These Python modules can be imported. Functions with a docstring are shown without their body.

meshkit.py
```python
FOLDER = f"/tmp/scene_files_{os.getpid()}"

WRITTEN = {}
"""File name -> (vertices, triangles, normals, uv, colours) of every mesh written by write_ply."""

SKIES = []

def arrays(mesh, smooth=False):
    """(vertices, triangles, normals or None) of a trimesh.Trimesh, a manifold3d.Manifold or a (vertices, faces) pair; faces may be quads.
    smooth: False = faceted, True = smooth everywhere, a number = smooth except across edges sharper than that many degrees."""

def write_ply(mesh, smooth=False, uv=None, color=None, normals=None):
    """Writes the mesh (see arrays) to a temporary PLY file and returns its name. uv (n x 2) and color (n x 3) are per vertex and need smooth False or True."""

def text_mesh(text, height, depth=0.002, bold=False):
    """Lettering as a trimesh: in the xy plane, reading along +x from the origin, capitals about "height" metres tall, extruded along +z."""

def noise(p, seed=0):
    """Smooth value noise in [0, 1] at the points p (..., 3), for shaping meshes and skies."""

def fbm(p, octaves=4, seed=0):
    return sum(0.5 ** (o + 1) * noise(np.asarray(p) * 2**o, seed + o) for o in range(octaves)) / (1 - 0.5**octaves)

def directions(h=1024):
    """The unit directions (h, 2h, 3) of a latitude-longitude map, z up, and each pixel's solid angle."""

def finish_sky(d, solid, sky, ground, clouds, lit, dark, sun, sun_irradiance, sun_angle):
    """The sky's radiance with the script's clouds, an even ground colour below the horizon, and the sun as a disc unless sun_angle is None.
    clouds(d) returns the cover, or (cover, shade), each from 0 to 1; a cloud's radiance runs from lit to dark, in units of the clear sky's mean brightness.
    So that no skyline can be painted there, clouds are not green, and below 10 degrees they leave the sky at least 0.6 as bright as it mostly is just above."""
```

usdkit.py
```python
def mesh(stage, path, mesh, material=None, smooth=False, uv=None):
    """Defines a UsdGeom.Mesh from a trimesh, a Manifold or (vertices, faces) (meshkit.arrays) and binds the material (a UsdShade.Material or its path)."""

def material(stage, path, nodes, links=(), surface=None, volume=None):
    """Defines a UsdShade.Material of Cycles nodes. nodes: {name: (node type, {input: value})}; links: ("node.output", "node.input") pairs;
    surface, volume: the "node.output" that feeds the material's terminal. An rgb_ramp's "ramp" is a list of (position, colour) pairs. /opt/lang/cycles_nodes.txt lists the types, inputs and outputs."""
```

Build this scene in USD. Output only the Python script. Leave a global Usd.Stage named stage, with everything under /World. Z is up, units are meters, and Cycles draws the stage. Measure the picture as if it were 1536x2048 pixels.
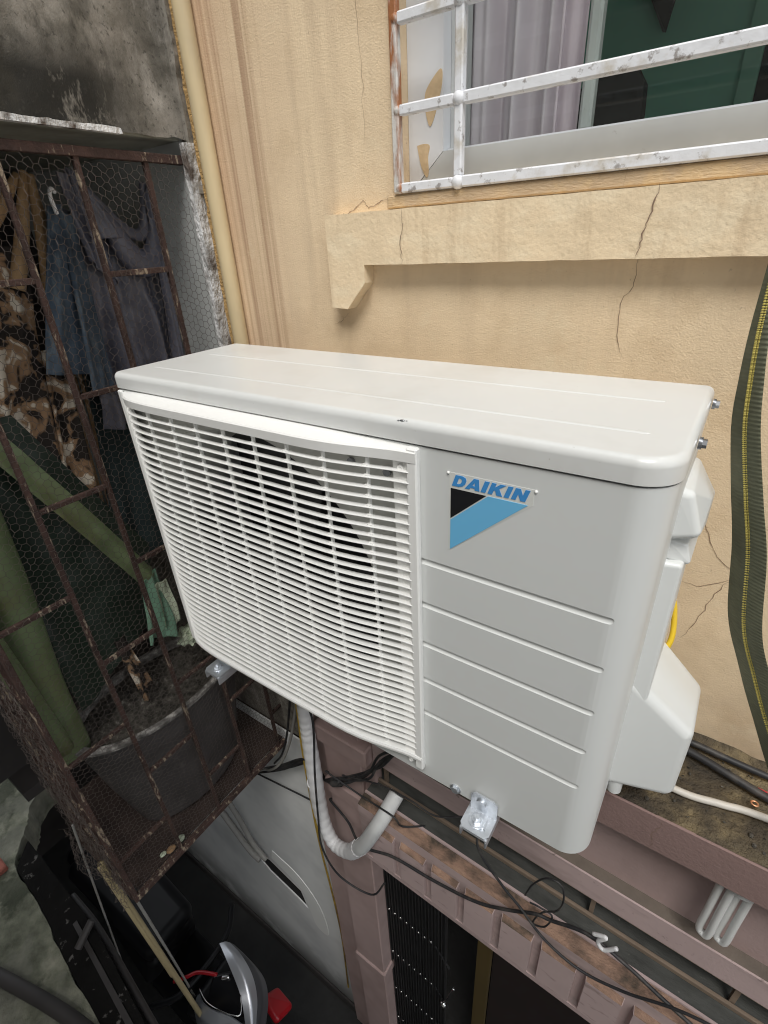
import math, random
import numpy as np, trimesh, usdkit, meshkit
import manifold3d as m3
from shapely.geometry import Polygon, box as sbox
from pxr import Usd, UsdGeom, UsdLux, UsdShade, Gf, Sdf, Vt

# ------------------------------------------------------------------ stage, camera, sky, sun
stage = Usd.Stage.CreateInMemory()
UsdGeom.SetStageUpAxis(stage, UsdGeom.Tokens.z)
UsdGeom.SetStageMetersPerUnit(stage, 1.0)
UsdGeom.Xform.Define(stage, '/World')
UsdGeom.Scope.Define(stage, '/World/Looks')

CAM = np.array([0.79425054, -0.41012245, 0.71068651])
RIGHT = np.array([0.82692706, 0.56006294, -0.05021087])
DOWN = np.array([0.23168965, -0.42072173, -0.87710497])
FWD = np.array([-0.5123588, 0.7136685, -0.47766697])
cam = UsdGeom.Camera.Define(stage, '/World/camera')
mx = Gf.Matrix4d(*[float(x) for x in (*RIGHT, 0, *(-DOWN), 0, *(-FWD), 0, *CAM, 1)])
cam.AddTransformOp().Set(mx)
cam.CreateHorizontalApertureAttr(36.0)
cam.CreateVerticalApertureAttr(48.0)
cam.CreateFocalLengthAttr(36.0 * 1009.43 / 1536)
cam.CreateClippingRangeAttr(Gf.Vec2f(0.01, 200))
cam.CreateExposureAttr(1.3)

SUN_EL, SUN_AZ = math.radians(58), math.radians(150)       # azimuth = atan2(x, y)
sd = np.array([math.sin(SUN_AZ) * math.cos(SUN_EL), math.cos(SUN_AZ) * math.cos(SUN_EL), math.sin(SUN_EL)])
usdkit.material(stage, '/World/Looks/sky_look', {
    'sky': ('sky_texture', {'sky_type': 'single_scattering', 'sun_disc': False, 'sun_elevation': SUN_EL, 'sun_rotation': SUN_AZ, 'altitude': 50.0}),
    'tc': ('texture_coordinate', {}),
    'n': ('noise_texture', {'scale': 2.2, 'detail': 5.0}),
    'r': ('rgb_ramp', {'ramp': [(0.3, (4.45, 4.7, 4.95)), (0.7, (6.2, 6.4, 6.5))]}),
    'mx': ('mix', {'fac': 0.9}),
    'bg': ('background_shader', {'strength': 0.1}),
}, [('tc.generated', 'n.vector'), ('n.fac', 'r.fac'), ('sky.color', 'mx.color1'), ('r.color', 'mx.color2'), ('mx.color', 'bg.color')], surface='bg.background')
dome = UsdLux.DomeLight.Define(stage, '/World/sky')
UsdShade.MaterialBindingAPI.Apply(dome.GetPrim()).Bind(UsdShade.Material.Get(stage, '/World/Looks/sky_look'))
dome.GetPrim().SetCustomDataByKey('kind', 'structure')
dome.GetPrim().SetCustomDataByKey('label', 'bright overcast sky above the alley')
sun = UsdLux.DistantLight.Define(stage, '/World/sun')
sun.CreateIntensityAttr(0.3); sun.CreateAngleAttr(24.0); sun.CreateColorAttr(Gf.Vec3f(1, .97, .92))
sun.GetPrim().CreateAttribute('inputs:normalize', Sdf.ValueTypeNames.Bool).Set(True)
zax = Gf.Vec3d(*map(float, sd))
sun.AddTransformOp().Set(Gf.Matrix4d().SetRotate(Gf.Rotation(Gf.Vec3d(0, 0, 1), zax)))

rng = random.Random(7)
nrng = np.random.default_rng(7)

# ------------------------------------------------------------------ helpers
COUNT = {}
def numbered(path):
    n = COUNT.get(path, 0); COUNT[path] = n + 1
    return path if n == 0 else f'{path}_{n:03d}'

def P_(parent): return '/World' if parent is None else (parent if isinstance(parent, str) else str(parent.GetPath()))

def obj(name, mesh, mat, parent=None, smooth=False):
    p = numbered(P_(parent) + '/' + name)
    return usdkit.mesh(stage, p, mesh, '/World/Looks/' + mat, smooth=smooth).GetPrim()

def tag(o, label=None, cat=None, group=None, kind=None):
    for k, v in (('label', label), ('category', cat), ('group', group), ('kind', kind)):
        if v: o.SetCustomDataByKey(k, v)
    return o

def thing(name, label, cat, group=None):
    x = UsdGeom.Xform.Define(stage, numbered('/World/' + name)).GetPrim()
    return tag(x, label, cat, group)

def struct(name, mesh, mat, parent=None, smooth=False):
    o = obj(name, mesh, mat, parent, smooth)
    if parent is None: o.SetCustomDataByKey('kind', 'structure')
    return o

cat_ = trimesh.util.concatenate
def bx(x0, x1, y0, y1, z0, z1, c=0.0):
    if c <= 0:
        m = trimesh.creation.box((x1 - x0, y1 - y0, z1 - z0)); m.apply_translation(((x0 + x1) / 2, (y0 + y1) / 2, (z0 + z1) / 2)); return m
    pts = []
    for sx in (0, 1):
        for sy in (0, 1):
            for sz in (0, 1):
                X, Y, Z = (x0, x1)[sx], (y0, y1)[sy], (z0, z1)[sz]
                dx, dy, dz = (c, -c)[sx], (c, -c)[sy], (c, -c)[sz]
                pts += [(X, Y + dy, Z + dz), (X + dx, Y, Z + dz), (X + dx, Y + dy, Z)]
    return trimesh.convex.convex_hull(np.array(pts))

def hull(pts): return trimesh.convex.convex_hull(np.array(pts, float))

def catmull(pts, k=8):
    p = np.array(pts, float)
    if len(p) < 3: return p
    q = np.vstack([2 * p[0] - p[1], p, 2 * p[-1] - p[-2]])
    out = []
    for i in range(1, len(q) - 2):
        for t in np.linspace(0, 1, k, endpoint=False):
            a, b, c, d = q[i - 1], q[i], q[i + 1], q[i + 2]
            out.append(.5 * ((2 * b) + (c - a) * t + (2 * a - 5 * b + 4 * c - d) * t * t + (3 * b - a - 3 * c + d) * t ** 3))
    out.append(p[-1])
    return np.array(out)

def tube(pts, r, n=8, k=8, flat=1.0):
    p = catmull(pts, k) if k else np.array(pts, float)
    t = np.gradient(p, axis=0); t /= np.linalg.norm(t, axis=1, keepdims=True) + 1e-12
    up = np.array([0, 0, 1.0]) if abs(t[0, 2]) < .9 else np.array([1.0, 0, 0])
    A = []; a = np.cross(t[0], up)
    for ti in t:
        a = a - ti * a.dot(ti); a /= np.linalg.norm(a); A.append(a)
    A = np.array(A); B = np.cross(t, A)
    ang = np.arange(n) * 2 * np.pi / n
    rr = np.broadcast_to(np.asarray(r, float), (len(p),)) if np.ndim(r) == 0 or len(r) == len(p) else np.interp(np.linspace(0, 1, len(p)), np.linspace(0, 1, len(r)), r)
    v = p[:, None] + rr[:, None, None] * (np.cos(ang)[None, :, None] * A[:, None] + flat * np.sin(ang)[None, :, None] * B[:, None])
    m = len(p)
    i, j = np.meshgrid(np.arange(m - 1), np.arange(n), indexing='ij')
    a0, a1, b1, b0 = i * n + j, i * n + (j + 1) % n, (i + 1) * n + (j + 1) % n, (i + 1) * n + j
    f = np.vstack([np.stack([a0, a1, b1], -1).reshape(-1, 3), np.stack([a0, b1, b0], -1).reshape(-1, 3)])
    V = np.vstack([v.reshape(-1, 3), p[0], p[-1]]); s, e = m * n, m * n + 1
    f = np.vstack([f, [(s, (q + 1) % n, q) for q in range(n)], [(e, (m - 1) * n + q, (m - 1) * n + (q + 1) % n) for q in range(n)]])
    return trimesh.Trimesh(V, f, process=False)

def cyl(p0, p1, r, n=12): return tube([p0, p1], r, n, 0)

def prism(poly, axis, a0, a1):
    """extrudes a shapely polygon or point list; axis y: polygon in (x,z); x: (y,z); z: (x,y)"""
    if not isinstance(poly, Polygon): poly = Polygon(poly)
    m = trimesh.creation.extrude_polygon(poly, a1 - a0, engine='earcut')
    v = np.array(m.vertices); h = v[:, 2] + a0
    if axis == 'y': V = np.stack([v[:, 0], h, v[:, 1]], 1)
    elif axis == 'x': V = np.stack([h, v[:, 0], v[:, 1]], 1)
    else: V = np.stack([v[:, 0], v[:, 1], h], 1)
    f = np.array(m.faces)
    if axis == 'y': f = f[:, ::-1]
    return trimesh.Trimesh(V, f, process=False)

def lathe(prof, n=32, center=(0, 0, 0)):
    p = np.array(prof, float); ang = np.arange(n) * 2 * np.pi / n
    v = np.stack([p[:, None, 0] * np.cos(ang), p[:, None, 0] * np.sin(ang), np.broadcast_to(p[:, None, 1], (len(p), n))], -1)
    i, j = np.meshgrid(np.arange(len(p) - 1), np.arange(n), indexing='ij')
    a0, a1, b1, b0 = i * n + j, i * n + (j + 1) % n, (i + 1) * n + (j + 1) % n, (i + 1) * n + j
    f = np.vstack([np.stack([a0, a1, b1], -1).reshape(-1, 3), np.stack([a0, b1, b0], -1).reshape(-1, 3)])
    return trimesh.Trimesh(v.reshape(-1, 3) + np.array(center), f, process=False)

def sheet(P):
    """P: (m, n, 3) grid -> surface"""
    m, n = P.shape[:2]
    i, j = np.meshgrid(np.arange(m - 1), np.arange(n - 1), indexing='ij')
    a, b, c, d = i * n + j, i * n + j + 1, (i + 1) * n + j + 1, (i + 1) * n + j
    f = np.vstack([np.stack([a, b, c], -1).reshape(-1, 3), np.stack([a, c, d], -1).reshape(-1, 3)])
    return trimesh.Trimesh(P.reshape(-1, 3), f, process=False)

def to_man(m):
    m = trimesh.Trimesh(m.vertices, m.faces, process=True)
    return m3.Manifold(m3.Mesh(np.asarray(m.vertices, np.float32), np.asarray(m.faces, np.uint32)))

def ribbon_crack(pts, w, y, k=5):
    """thin dark slit along a polyline of (x, z) on a wall face y, with an uneven width"""
    p = catmull([(a, 0, b) for a, b in pts], k)[:, [0, 2]]
    p = p + nrng.normal(0, .0012, p.shape)
    t = np.gradient(p, axis=0); t /= np.linalg.norm(t, axis=1, keepdims=True) + 1e-9
    nrm = np.stack([-t[:, 1], t[:, 0]], 1)
    ww = .42 * w * (0.45 + nrng.random(len(p))) * np.minimum(1, .25 + np.minimum(np.arange(len(p)), np.arange(len(p))[::-1]) / 4)
    L, R = p + nrm * ww[:, None] / 2, p - nrm * ww[:, None] / 2
    V = np.vstack([np.stack([L[:, 0], np.full(len(p), y), L[:, 1]], 1), np.stack([R[:, 0], np.full(len(p), y), R[:, 1]], 1)])
    n = len(p)
    f = []
    for i in range(n - 1): f += [(i, i + 1, n + i + 1), (i, n + i + 1, n + i)]
    return trimesh.Trimesh(V, f, process=False)

# ------------------------------------------------------------------ materials
def mat(name, ramp, scale=20., detail=6., rough=.8, stretch=(1, 1, 1), bump=0., bscale=150., bdetail=4., bdist=.003, metallic=0., spec=.5, overlays=(), nrough=.6, coat=0., bump2=None, distort=0.):
    nodes = {'g': ('geometry', {}), 'm': ('mapping', {'scale': stretch}), 'n': ('noise_texture', {'scale': scale, 'detail': detail, 'roughness': nrough, 'distortion': distort}),
             'r': ('rgb_ramp', {'ramp': ramp}), 'p': ('principled_bsdf', {'roughness': rough, 'metallic': metallic, 'specular_ior_level': spec, 'coat_weight': coat})}
    links = [('g.position', 'm.vector'), ('m.vector', 'n.vector'), ('n.fac', 'r.fac')]
    last = 'r.color'
    nodes['sx'] = ('separate_xyz', {}); links.append(('g.position', 'sx.vector'))
    for i, o in enumerate(overlays):
        nodes[f'om{i}'] = ('mapping', {'scale': o.get('stretch', (1, 1, 1)), 'location': o.get('loc', (0, 0, 0))})
        nodes[f'on{i}'] = ('noise_texture', {'scale': o.get('scale', 5.), 'detail': o.get('detail', 6.), 'roughness': o.get('nr', .6), 'distortion': o.get('distort', 0.)})
        nodes[f'ob{i}'] = ('map_range', {'from_min': o['lo'], 'from_max': o['hi'], 'to_min': 0., 'to_max': o.get('amt', 1.), 'clamp': True})
        links += [('g.position', f'om{i}.vector'), (f'om{i}.vector', f'on{i}.vector'), (f'on{i}.fac', f'ob{i}.value')]
        f = f'ob{i}.result'
        for j, (ax, a, b) in enumerate(o.get('region', ())):
            nodes[f'rg{i}_{j}'] = ('map_range', {'from_min': a, 'from_max': b, 'to_min': 0., 'to_max': 1., 'clamp': True})
            nodes[f'rm{i}_{j}'] = ('math', {'math_type': 'multiply'})
            links += [(f'sx.{ax}', f'rg{i}_{j}.value'), (f'rg{i}_{j}.result', f'rm{i}_{j}.value1'), (f, f'rm{i}_{j}.value2')]
            f = f'rm{i}_{j}.value'
        nodes[f'ox{i}'] = ('mix', {'color2': o['color']})
        links += [(f, f'ox{i}.fac'), (last, f'ox{i}.color1')]
        last = f'ox{i}.color'
    links.append((last, 'p.base_color'))
    if bump:
        nodes['bn'] = ('noise_texture', {'scale': bscale, 'detail': bdetail, 'roughness': .6}); nodes['bu'] = ('bump', {'strength': bump, 'distance': bdist})
        links += [('m.vector', 'bn.vector'), ('bn.fac', 'bu.height'), ('bu.normal', 'p.normal')]
        if bump2:
            nodes['bn2'] = ('noise_texture', {'scale': bump2[0], 'detail': 4.}); nodes['bu2'] = ('bump', {'strength': bump2[1], 'distance': bump2[2]})
            links += [('g.position', 'bn2.vector'), ('bn2.fac', 'bu2.height'), ('bu.normal', 'bu2.normal'), ('bu2.normal', 'p.normal')]
            links.remove(('bu.normal', 'p.normal'))
    usdkit.material(stage, '/World/Looks/' + name, nodes, links, surface='p.BSDF')

def two(c, v=.12): return [(.3, tuple(x * (1 - v) for x in c)), (.7, tuple(x * (1 + v) for x in c))]

mat('cream_render', two((.785, .62, .42), .07), 5, 8, .9, bump=.4, bscale=420, bdist=.0025, bump2=(90, .10, .006), overlays=[
    dict(color=(.50, .34, .20), scale=3, lo=.5, hi=.8, amt=.55),
    dict(color=(.30, .17, .10), scale=1., stretch=(75, 1, .6), detail=3, lo=.46, hi=.66, amt=.75, region=[('x', .11, .02)]),
    dict(color=(.52, .34, .22), scale=2., lo=.2, hi=.5, amt=.6, region=[('x', .16, -.02)]),
    dict(color=(.42, .30, .20), scale=1., stretch=(26, 1, 2), lo=.5, hi=.75, amt=.4, region=[('z', .4, .75)]),
    dict(color=(.34, .24, .16), scale=7, lo=.42, hi=.7, amt=.7, region=[('z', .12, -.06)]),
    dict(color=(.36, .26, .17), scale=150, lo=.645, hi=.70, amt=.5), dict(color=(.60, .44, .27), scale=9, detail=9, nr=.7, lo=.52, hi=.66, amt=.45), dict(color=(.84, .74, .54), scale=6, detail=9, nr=.7, lo=.56, hi=.68, amt=.4)])
mat('cream_trim', two((.77, .615, .415), .08), 8, 8, .88, bump=.35, bscale=180, bdist=.003, bump2=(30, .3, .006), overlays=[
    dict(color=(.82, .69, .49), scale=14, stretch=(1, 1, 2), lo=.5, hi=.62, amt=.6),
    dict(color=(.42, .29, .17), scale=1., stretch=(40, 1, 5), lo=.52, hi=.75, amt=.5)])
mat('brown_sill', two((.54, .41, .27), .18), 12, 8, .9, (1, 1, 4), bump=.5, bscale=120, bdist=.004, overlays=[dict(color=(.68, .5, .28), scale=18, lo=.5, hi=.6, amt=.6)])
mat('orange_render', two((.50, .32, .13), .3), 60, 6, .95, bump=1., bscale=200, bdist=.008)
mat('crack_dark', two((.24, .16, .11), .2), 30)
mat('cream_pipe', two((.56, .45, .27), .1), 10, 5, .55, (1, 1, .3), bump=.1, bscale=60, overlays=[dict(color=(.36, .30, .20), scale=9, stretch=(1, 1, .3), lo=.5, hi=.75, amt=.6)])
mat('white_paint_worn', two((.74, .75, .78), .06), 30, 6, .5, bump=.3, bscale=120, bdist=.002, overlays=[
    dict(color=(.20, .17, .15), scale=80, lo=.58, hi=.66, amt=.75), dict(color=(.50, .45, .37), scale=25, lo=.53, hi=.68, amt=.75)])
mat('rusty_white', two((.62, .60, .57), .1), 30, 6, .6, bump=.4, bscale=120, overlays=[
    dict(color=(.33, .13, .05), scale=16, stretch=(3, 3, .8), lo=.44, hi=.56, amt=1.)])
mat('alu_frame', two((.56, .58, .58), .05), 14, 6, .4, (1, 1, 1), bump=.05, bscale=90, overlays=[dict(color=(.30, .29, .27), scale=60, lo=.66, hi=.74, amt=.6)])
mat('alu_white', two((.70, .72, .75), .04), 14, 6, .45)
mat('paint_smear', two((.62, .47, .29), .1), 80, 5, .7, bump=.3, bscale=150)
mat('ac_ivory', two((.66, .675, .665), .012), 3, 4, .36, bump=.03, bscale=700, bdist=.001)
mat('ac_top', two((.67, .68, .67), .02), 6, 6, .27, bump=.02, bscale=500, bdist=.001, overlays=[dict(color=(.50, .47, .42), scale=7, lo=.52, hi=.75, amt=.35), dict(color=(.36, .34, .30), scale=160, lo=.7, hi=.76, amt=.5)])
mat('ac_grille', two((.84, .84, .82), .01), 5, 3, .42)
mat('ac_shroud', two((.50, .50, .47), .06), 12, 5, .6)
mat('fan_black', two((.018, .018, .02), .2), 10, 3, .45)
mat('coil_dark', two((.05, .05, .055), .4), 60, 4, .6, (1, 1, .05))
mat('logo_blue', two((.055, .27, .62), .02), 5, 2, .35)
mat('logo_light_blue', two((.16, .49, .78), .02), 5, 2, .35)
mat('logo_black', two((.008, .008, .01), .02), 5, 2, .35)
mat('logo_silver', two((.68, .69, .66), .02), 5, 2, .35)
mat('zinc', two((.66, .69, .73), .12), 60, 5, .42, metallic=.9, bump=.15, bscale=150)
mat('steel_dark', two((.30, .31, .33), .2), 60, 5, .3, metallic=.9)
mat('dirty_slab', [(.3, (.045, .035, .022)), (.5, (.17, .13, .075)), (.7, (.36, .28, .15))], 26, 9, .95, bump=1., bscale=130, bdist=.012, overlays=[dict(color=(.055, .045, .035), scale=6, lo=.45, hi=.6, amt=.75)])
mat('pink_paint', two((.40, .295, .28), .1), 5, 7, .85, bump=.3, bscale=160, bdist=.003, overlays=[dict(color=(.20, .125, .105), scale=4, stretch=(1, 1, .6), lo=.45, hi=.75, amt=.55)])
mat('pink_light', two((.45, .345, .335), .07), 6, 9, .85, bump=.25, bscale=160, bdist=.003, overlays=[dict(color=(.20, .15, .135), scale=9, stretch=(.4, 1, 1.5), lo=.5, hi=.68, amt=.55), dict(color=(.10, .08, .07), scale=60, lo=.64, hi=.72, amt=.5)])
mat('panel_pink', two((.45, .345, .335), .08), 7, 7, .85, bump=.25, bscale=160, bdist=.003, overlays=[dict(color=(.16, .11, .10), scale=16, stretch=(1, 1, 3), lo=.6, hi=.68, amt=.5)])
mat('dark_panel', two((.035, .034, .032), .2), 10, 5, .6)
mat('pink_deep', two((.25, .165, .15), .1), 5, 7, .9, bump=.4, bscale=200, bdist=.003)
mat('orange_moss', [(.35, (.15, .10, .075)), (.55, (.31, .195, .14)), (.75, (.42, .27, .19))], 22, 9, .95, (1, 2, 2), bump=.8, bscale=150, bdist=.006, overlays=[dict(color=(.05, .045, .035), scale=9, lo=.52, hi=.62, amt=.85)])
mat('dark_sill', two((.062, .063, .058), .35), 14, 8, .95, (1, 3, 3), bump=.5, bscale=120, bdist=.004, overlays=[dict(color=(.26, .24, .21), scale=90, lo=.68, hi=.74, amt=.6)])
mat('band_grime', two((.14, .115, .095), .2), 12, 7, .9, bump=.4)
mat('rail_brown', two((.20, .15, .11), .25), 25, 7, .75, (.3, 1, 1), bump=.3)
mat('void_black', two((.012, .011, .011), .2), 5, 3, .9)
mat('gate_black', two((.02, .02, .021), .25), 15, 5, .5, bump=.2)
mat('chrome', two((.75, .75, .75), .03), 5, 2, .12, metallic=1.)
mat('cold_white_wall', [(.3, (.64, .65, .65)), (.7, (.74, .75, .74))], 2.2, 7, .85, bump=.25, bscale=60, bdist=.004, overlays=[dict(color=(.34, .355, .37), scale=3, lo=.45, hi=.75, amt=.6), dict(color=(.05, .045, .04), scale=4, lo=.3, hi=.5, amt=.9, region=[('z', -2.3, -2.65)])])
mat('wall_patch', two((.78, .79, .77), .04), 3, 6, .85, bump=.2, bscale=60)
mat('wrap_white', two((.70, .70, .71), .05), 16, 5, .55, bump=.4, bscale=120, overlays=[dict(color=(.42, .41, .40), scale=9, lo=.5, hi=.75, amt=.5)])
mat('pvc_grey', two((.62, .63, .63), .05), 12, 5, .45)
mat('cable_black', two((.022, .022, .024), .2), 20, 4, .55, overlays=[dict(color=(.09, .08, .07), scale=35, lo=.5, hi=.68, amt=.6)])
mat('cable_yellow', two((.62, .42, .05), .12), 14, 5, .5, overlays=[dict(color=(.13, .08, .03), scale=6, lo=.35, hi=.55, amt=.9, region=[('z', -.55, -1.2)])])
mat('cable_white', two((.60, .57, .52), .1), 14, 5, .5)
mat('cable_grey', two((.30, .29, .27), .1), 14, 5, .5)
mat('bright_yellow', two((.80, .55, .03), .05), 14, 5, .45)
mat('strap_green', two((.12, .125, .08), .15), 40, 5, .8, overlays=[])
mat('strap_yellow', two((.48, .40, .10), .15), 60, 5, .7)
mat('lamp_glass', two((.70, .71, .70), .04), 20, 4, .25, coat=.4)
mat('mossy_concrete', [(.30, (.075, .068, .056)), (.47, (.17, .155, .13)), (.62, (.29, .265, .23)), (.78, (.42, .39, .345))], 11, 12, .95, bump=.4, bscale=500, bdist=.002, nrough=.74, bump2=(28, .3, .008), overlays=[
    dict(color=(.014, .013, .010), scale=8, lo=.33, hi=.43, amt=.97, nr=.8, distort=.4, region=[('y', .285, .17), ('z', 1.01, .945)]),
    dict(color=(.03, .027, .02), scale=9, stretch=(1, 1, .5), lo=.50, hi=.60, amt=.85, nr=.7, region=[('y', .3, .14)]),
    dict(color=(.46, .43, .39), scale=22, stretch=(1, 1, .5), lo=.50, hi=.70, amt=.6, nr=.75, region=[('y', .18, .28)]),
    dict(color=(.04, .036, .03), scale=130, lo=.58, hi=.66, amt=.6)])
mat('soffit_grey', two((.34, .34, .29), .15), 9, 7, .9, bump=.3, overlays=[dict(color=(.10, .095, .08), scale=7, lo=.48, hi=.7, amt=.6)])
mat('jamb_plaster', two((.46, .47, .46), .05), 6, 6, .85, bump=.15, bscale=60)
mat('chipped_white', [(.35, (.12, .095, .08)), (.47, (.45, .44, .43)), (.6, (.72, .72, .72))], 28, 9, .9, (1, 1, .6), bump=1., bscale=90, bdist=.01)
mat('rust_bar', [(.3, (.028, .015, .012)), (.6, (.065, .034, .027)), (.8, (.10, .055, .04))], 26, 8, .85, bump=.8, bscale=200, bdist=.003, overlays=[dict(color=(.36, .29, .21), scale=85, stretch=(1, 1, .22), lo=.575, hi=.63, amt=.8)])
mat('floor_rust', two((.035, .022, .018), .3), 20, 7, .9, bump=.4)
mat('wire', two((.10, .08, .07), .3), 30, 4, .6, metallic=.3)
mat('room_dark', two((.035, .03, .028), .3), 4, 6, .9, bump=.3)
mat('cloth_charcoal', two((.11, .108, .135), .2), 12, 6, .40, bump=.3, bscale=900, bdist=.001)
mat('cloth_navy', two((.05, .072, .10), .25), 24, 6, .85, bump=.3, bscale=900, bdist=.001, overlays=[dict(color=(.13, .16, .18), scale=20, stretch=(3, 3, .5), lo=.52, hi=.68, amt=.7), dict(color=(.02, .028, .04), scale=9, lo=.5, hi=.62, amt=.7)])
mat('cloth_teal', two((.02, .035, .036), .2), 20, 6, .9)
mat('cloth_camo', [(.47, (.018, .013, .010)), (.50, (.26, .155, .085)), (.55, (.29, .18, .10)), (.59, (.62, .55, .45))], 17, 3, .9, nrough=.55, bump=.3, bscale=300, distort=.6)
mat('cloth_tan', two((.36, .23, .12), .25), 18, 6, .9, (2, 2, .4), bump=.3, bscale=300)
mat('green_sheet', two((.12, .155, .075), .2), 5, 6, .5, (2, 2, .4), bump=.2, bscale=30, overlays=[dict(color=(.11, .09, .03), scale=5, lo=.45, hi=.65, amt=.6)])
mat('green_sheet_dark', two((.012, .022, .014), .2), 6, 6, .5, (2, 2, .5), bump=.2, bscale=30)
mat('green_bag', two((.15, .27, .19), .15), 12, 6, .5, bump=.2, bscale=60)
mat('pale_green', two((.50, .56, .42), .12), 14, 6, .6, bump=.2, bscale=60)
mat('plank_grey', two((.20, .21, .19), .15), 12, 6, .8, (3, 3, .4), bump=.2)
mat('tub_black', two((.055, .050, .049), .25), 10, 7, .65, bump=.3, bscale=80, overlays=[dict(color=(.13, .12, .11), scale=40, lo=.6, hi=.72, amt=.6)])
mat('tub_rim', [(.35, (.06, .055, .05)), (.5, (.16, .15, .14)), (.65, (.42, .40, .37))], 40, 8, .9, bump=.6)
mat('soil', [(.35, (.02, .018, .014)), (.6, (.10, .09, .075)), (.75, (.35, .33, .29))], 60, 8, .95, bump=1., bscale=120, bdist=.012)
mat('wood_strip', two((.30, .18, .09), .3), 20, 7, .85, (2, 2, .3), bump=.3)
mat('bamboo', two((.42, .34, .19), .15), 14, 5, .6, (1, 1, .3))
mat('low_roof', [(.3, (.05, .055, .036)), (.5, (.15, .152, .11)), (.68, (.28, .272, .21))], 13, 11, .95, bump=.8, bscale=70, bdist=.008, overlays=[dict(color=(.03, .035, .02), scale=5, lo=.5, hi=.56, amt=.8), dict(color=(.17, .165, .135), scale=4, lo=.58, hi=.62, amt=.5)])
mat('low_beam', two((.008, .0075, .007), .3), 12, 7, 1., spec=.1, bump=.6, overlays=[dict(color=(.16, .15, .14), scale=30, lo=.61, hi=.67, amt=.7)])
mat('brick_red', two((.26, .085, .06), .2), 30, 6, .95, bump=.6)
mat('dark_pipe', two((.028, .024, .023), .2), 12, 5, .6)
mat('ground_dark', two((.022, .021, .02), .3), 8, 8, .8, bump=.5, bscale=40, bdist=.01)
mat('moto_silver', two((.42, .43, .46), .03), 5, 2, .3, metallic=.6)
mat('moto_black', two((.008, .008, .009), .1), 5, 2, .4, spec=.2)
mat('moto_grey', two((.05, .05, .055), .05), 5, 2, .3)
mat('moto_gloss', two((.006, .006, .007), .1), 5, 2, .18)
mat('moto_red', two((.35, .010, .016), .05), 5, 2, .25)
mat('tyre', two((.02, .02, .02), .2), 20, 4, .8)
mat('room_green', two((.24, .55, .43), .05), 3, 4, .6)
mat('room_green_light', two((.28, .55, .43), .05), 3, 4, .6)
mat('curtain_silver', two((.66, .59, .65), .04), 6, 4, .42, (4, 4, .3), spec=.6)
mat('curtain_pink', two((.74, .63, .71), .04), 6, 4, .6)
mat('facade_grey', two((.36, .34, .31), .2), 2, 7, .9)
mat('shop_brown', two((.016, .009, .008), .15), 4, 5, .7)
mat('mustard', two((.085, .058, .016), .1), 4, 5, .7)
mat('copper', two((.75, .38, .22), .1), 10, 3, .3, metallic=.9)
mat('plastic_red', two((.55, .03, .05), .1), 10, 3, .4)
mat('black_cloth', two((.015, .014, .014), .2), 10, 4, .8)
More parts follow.
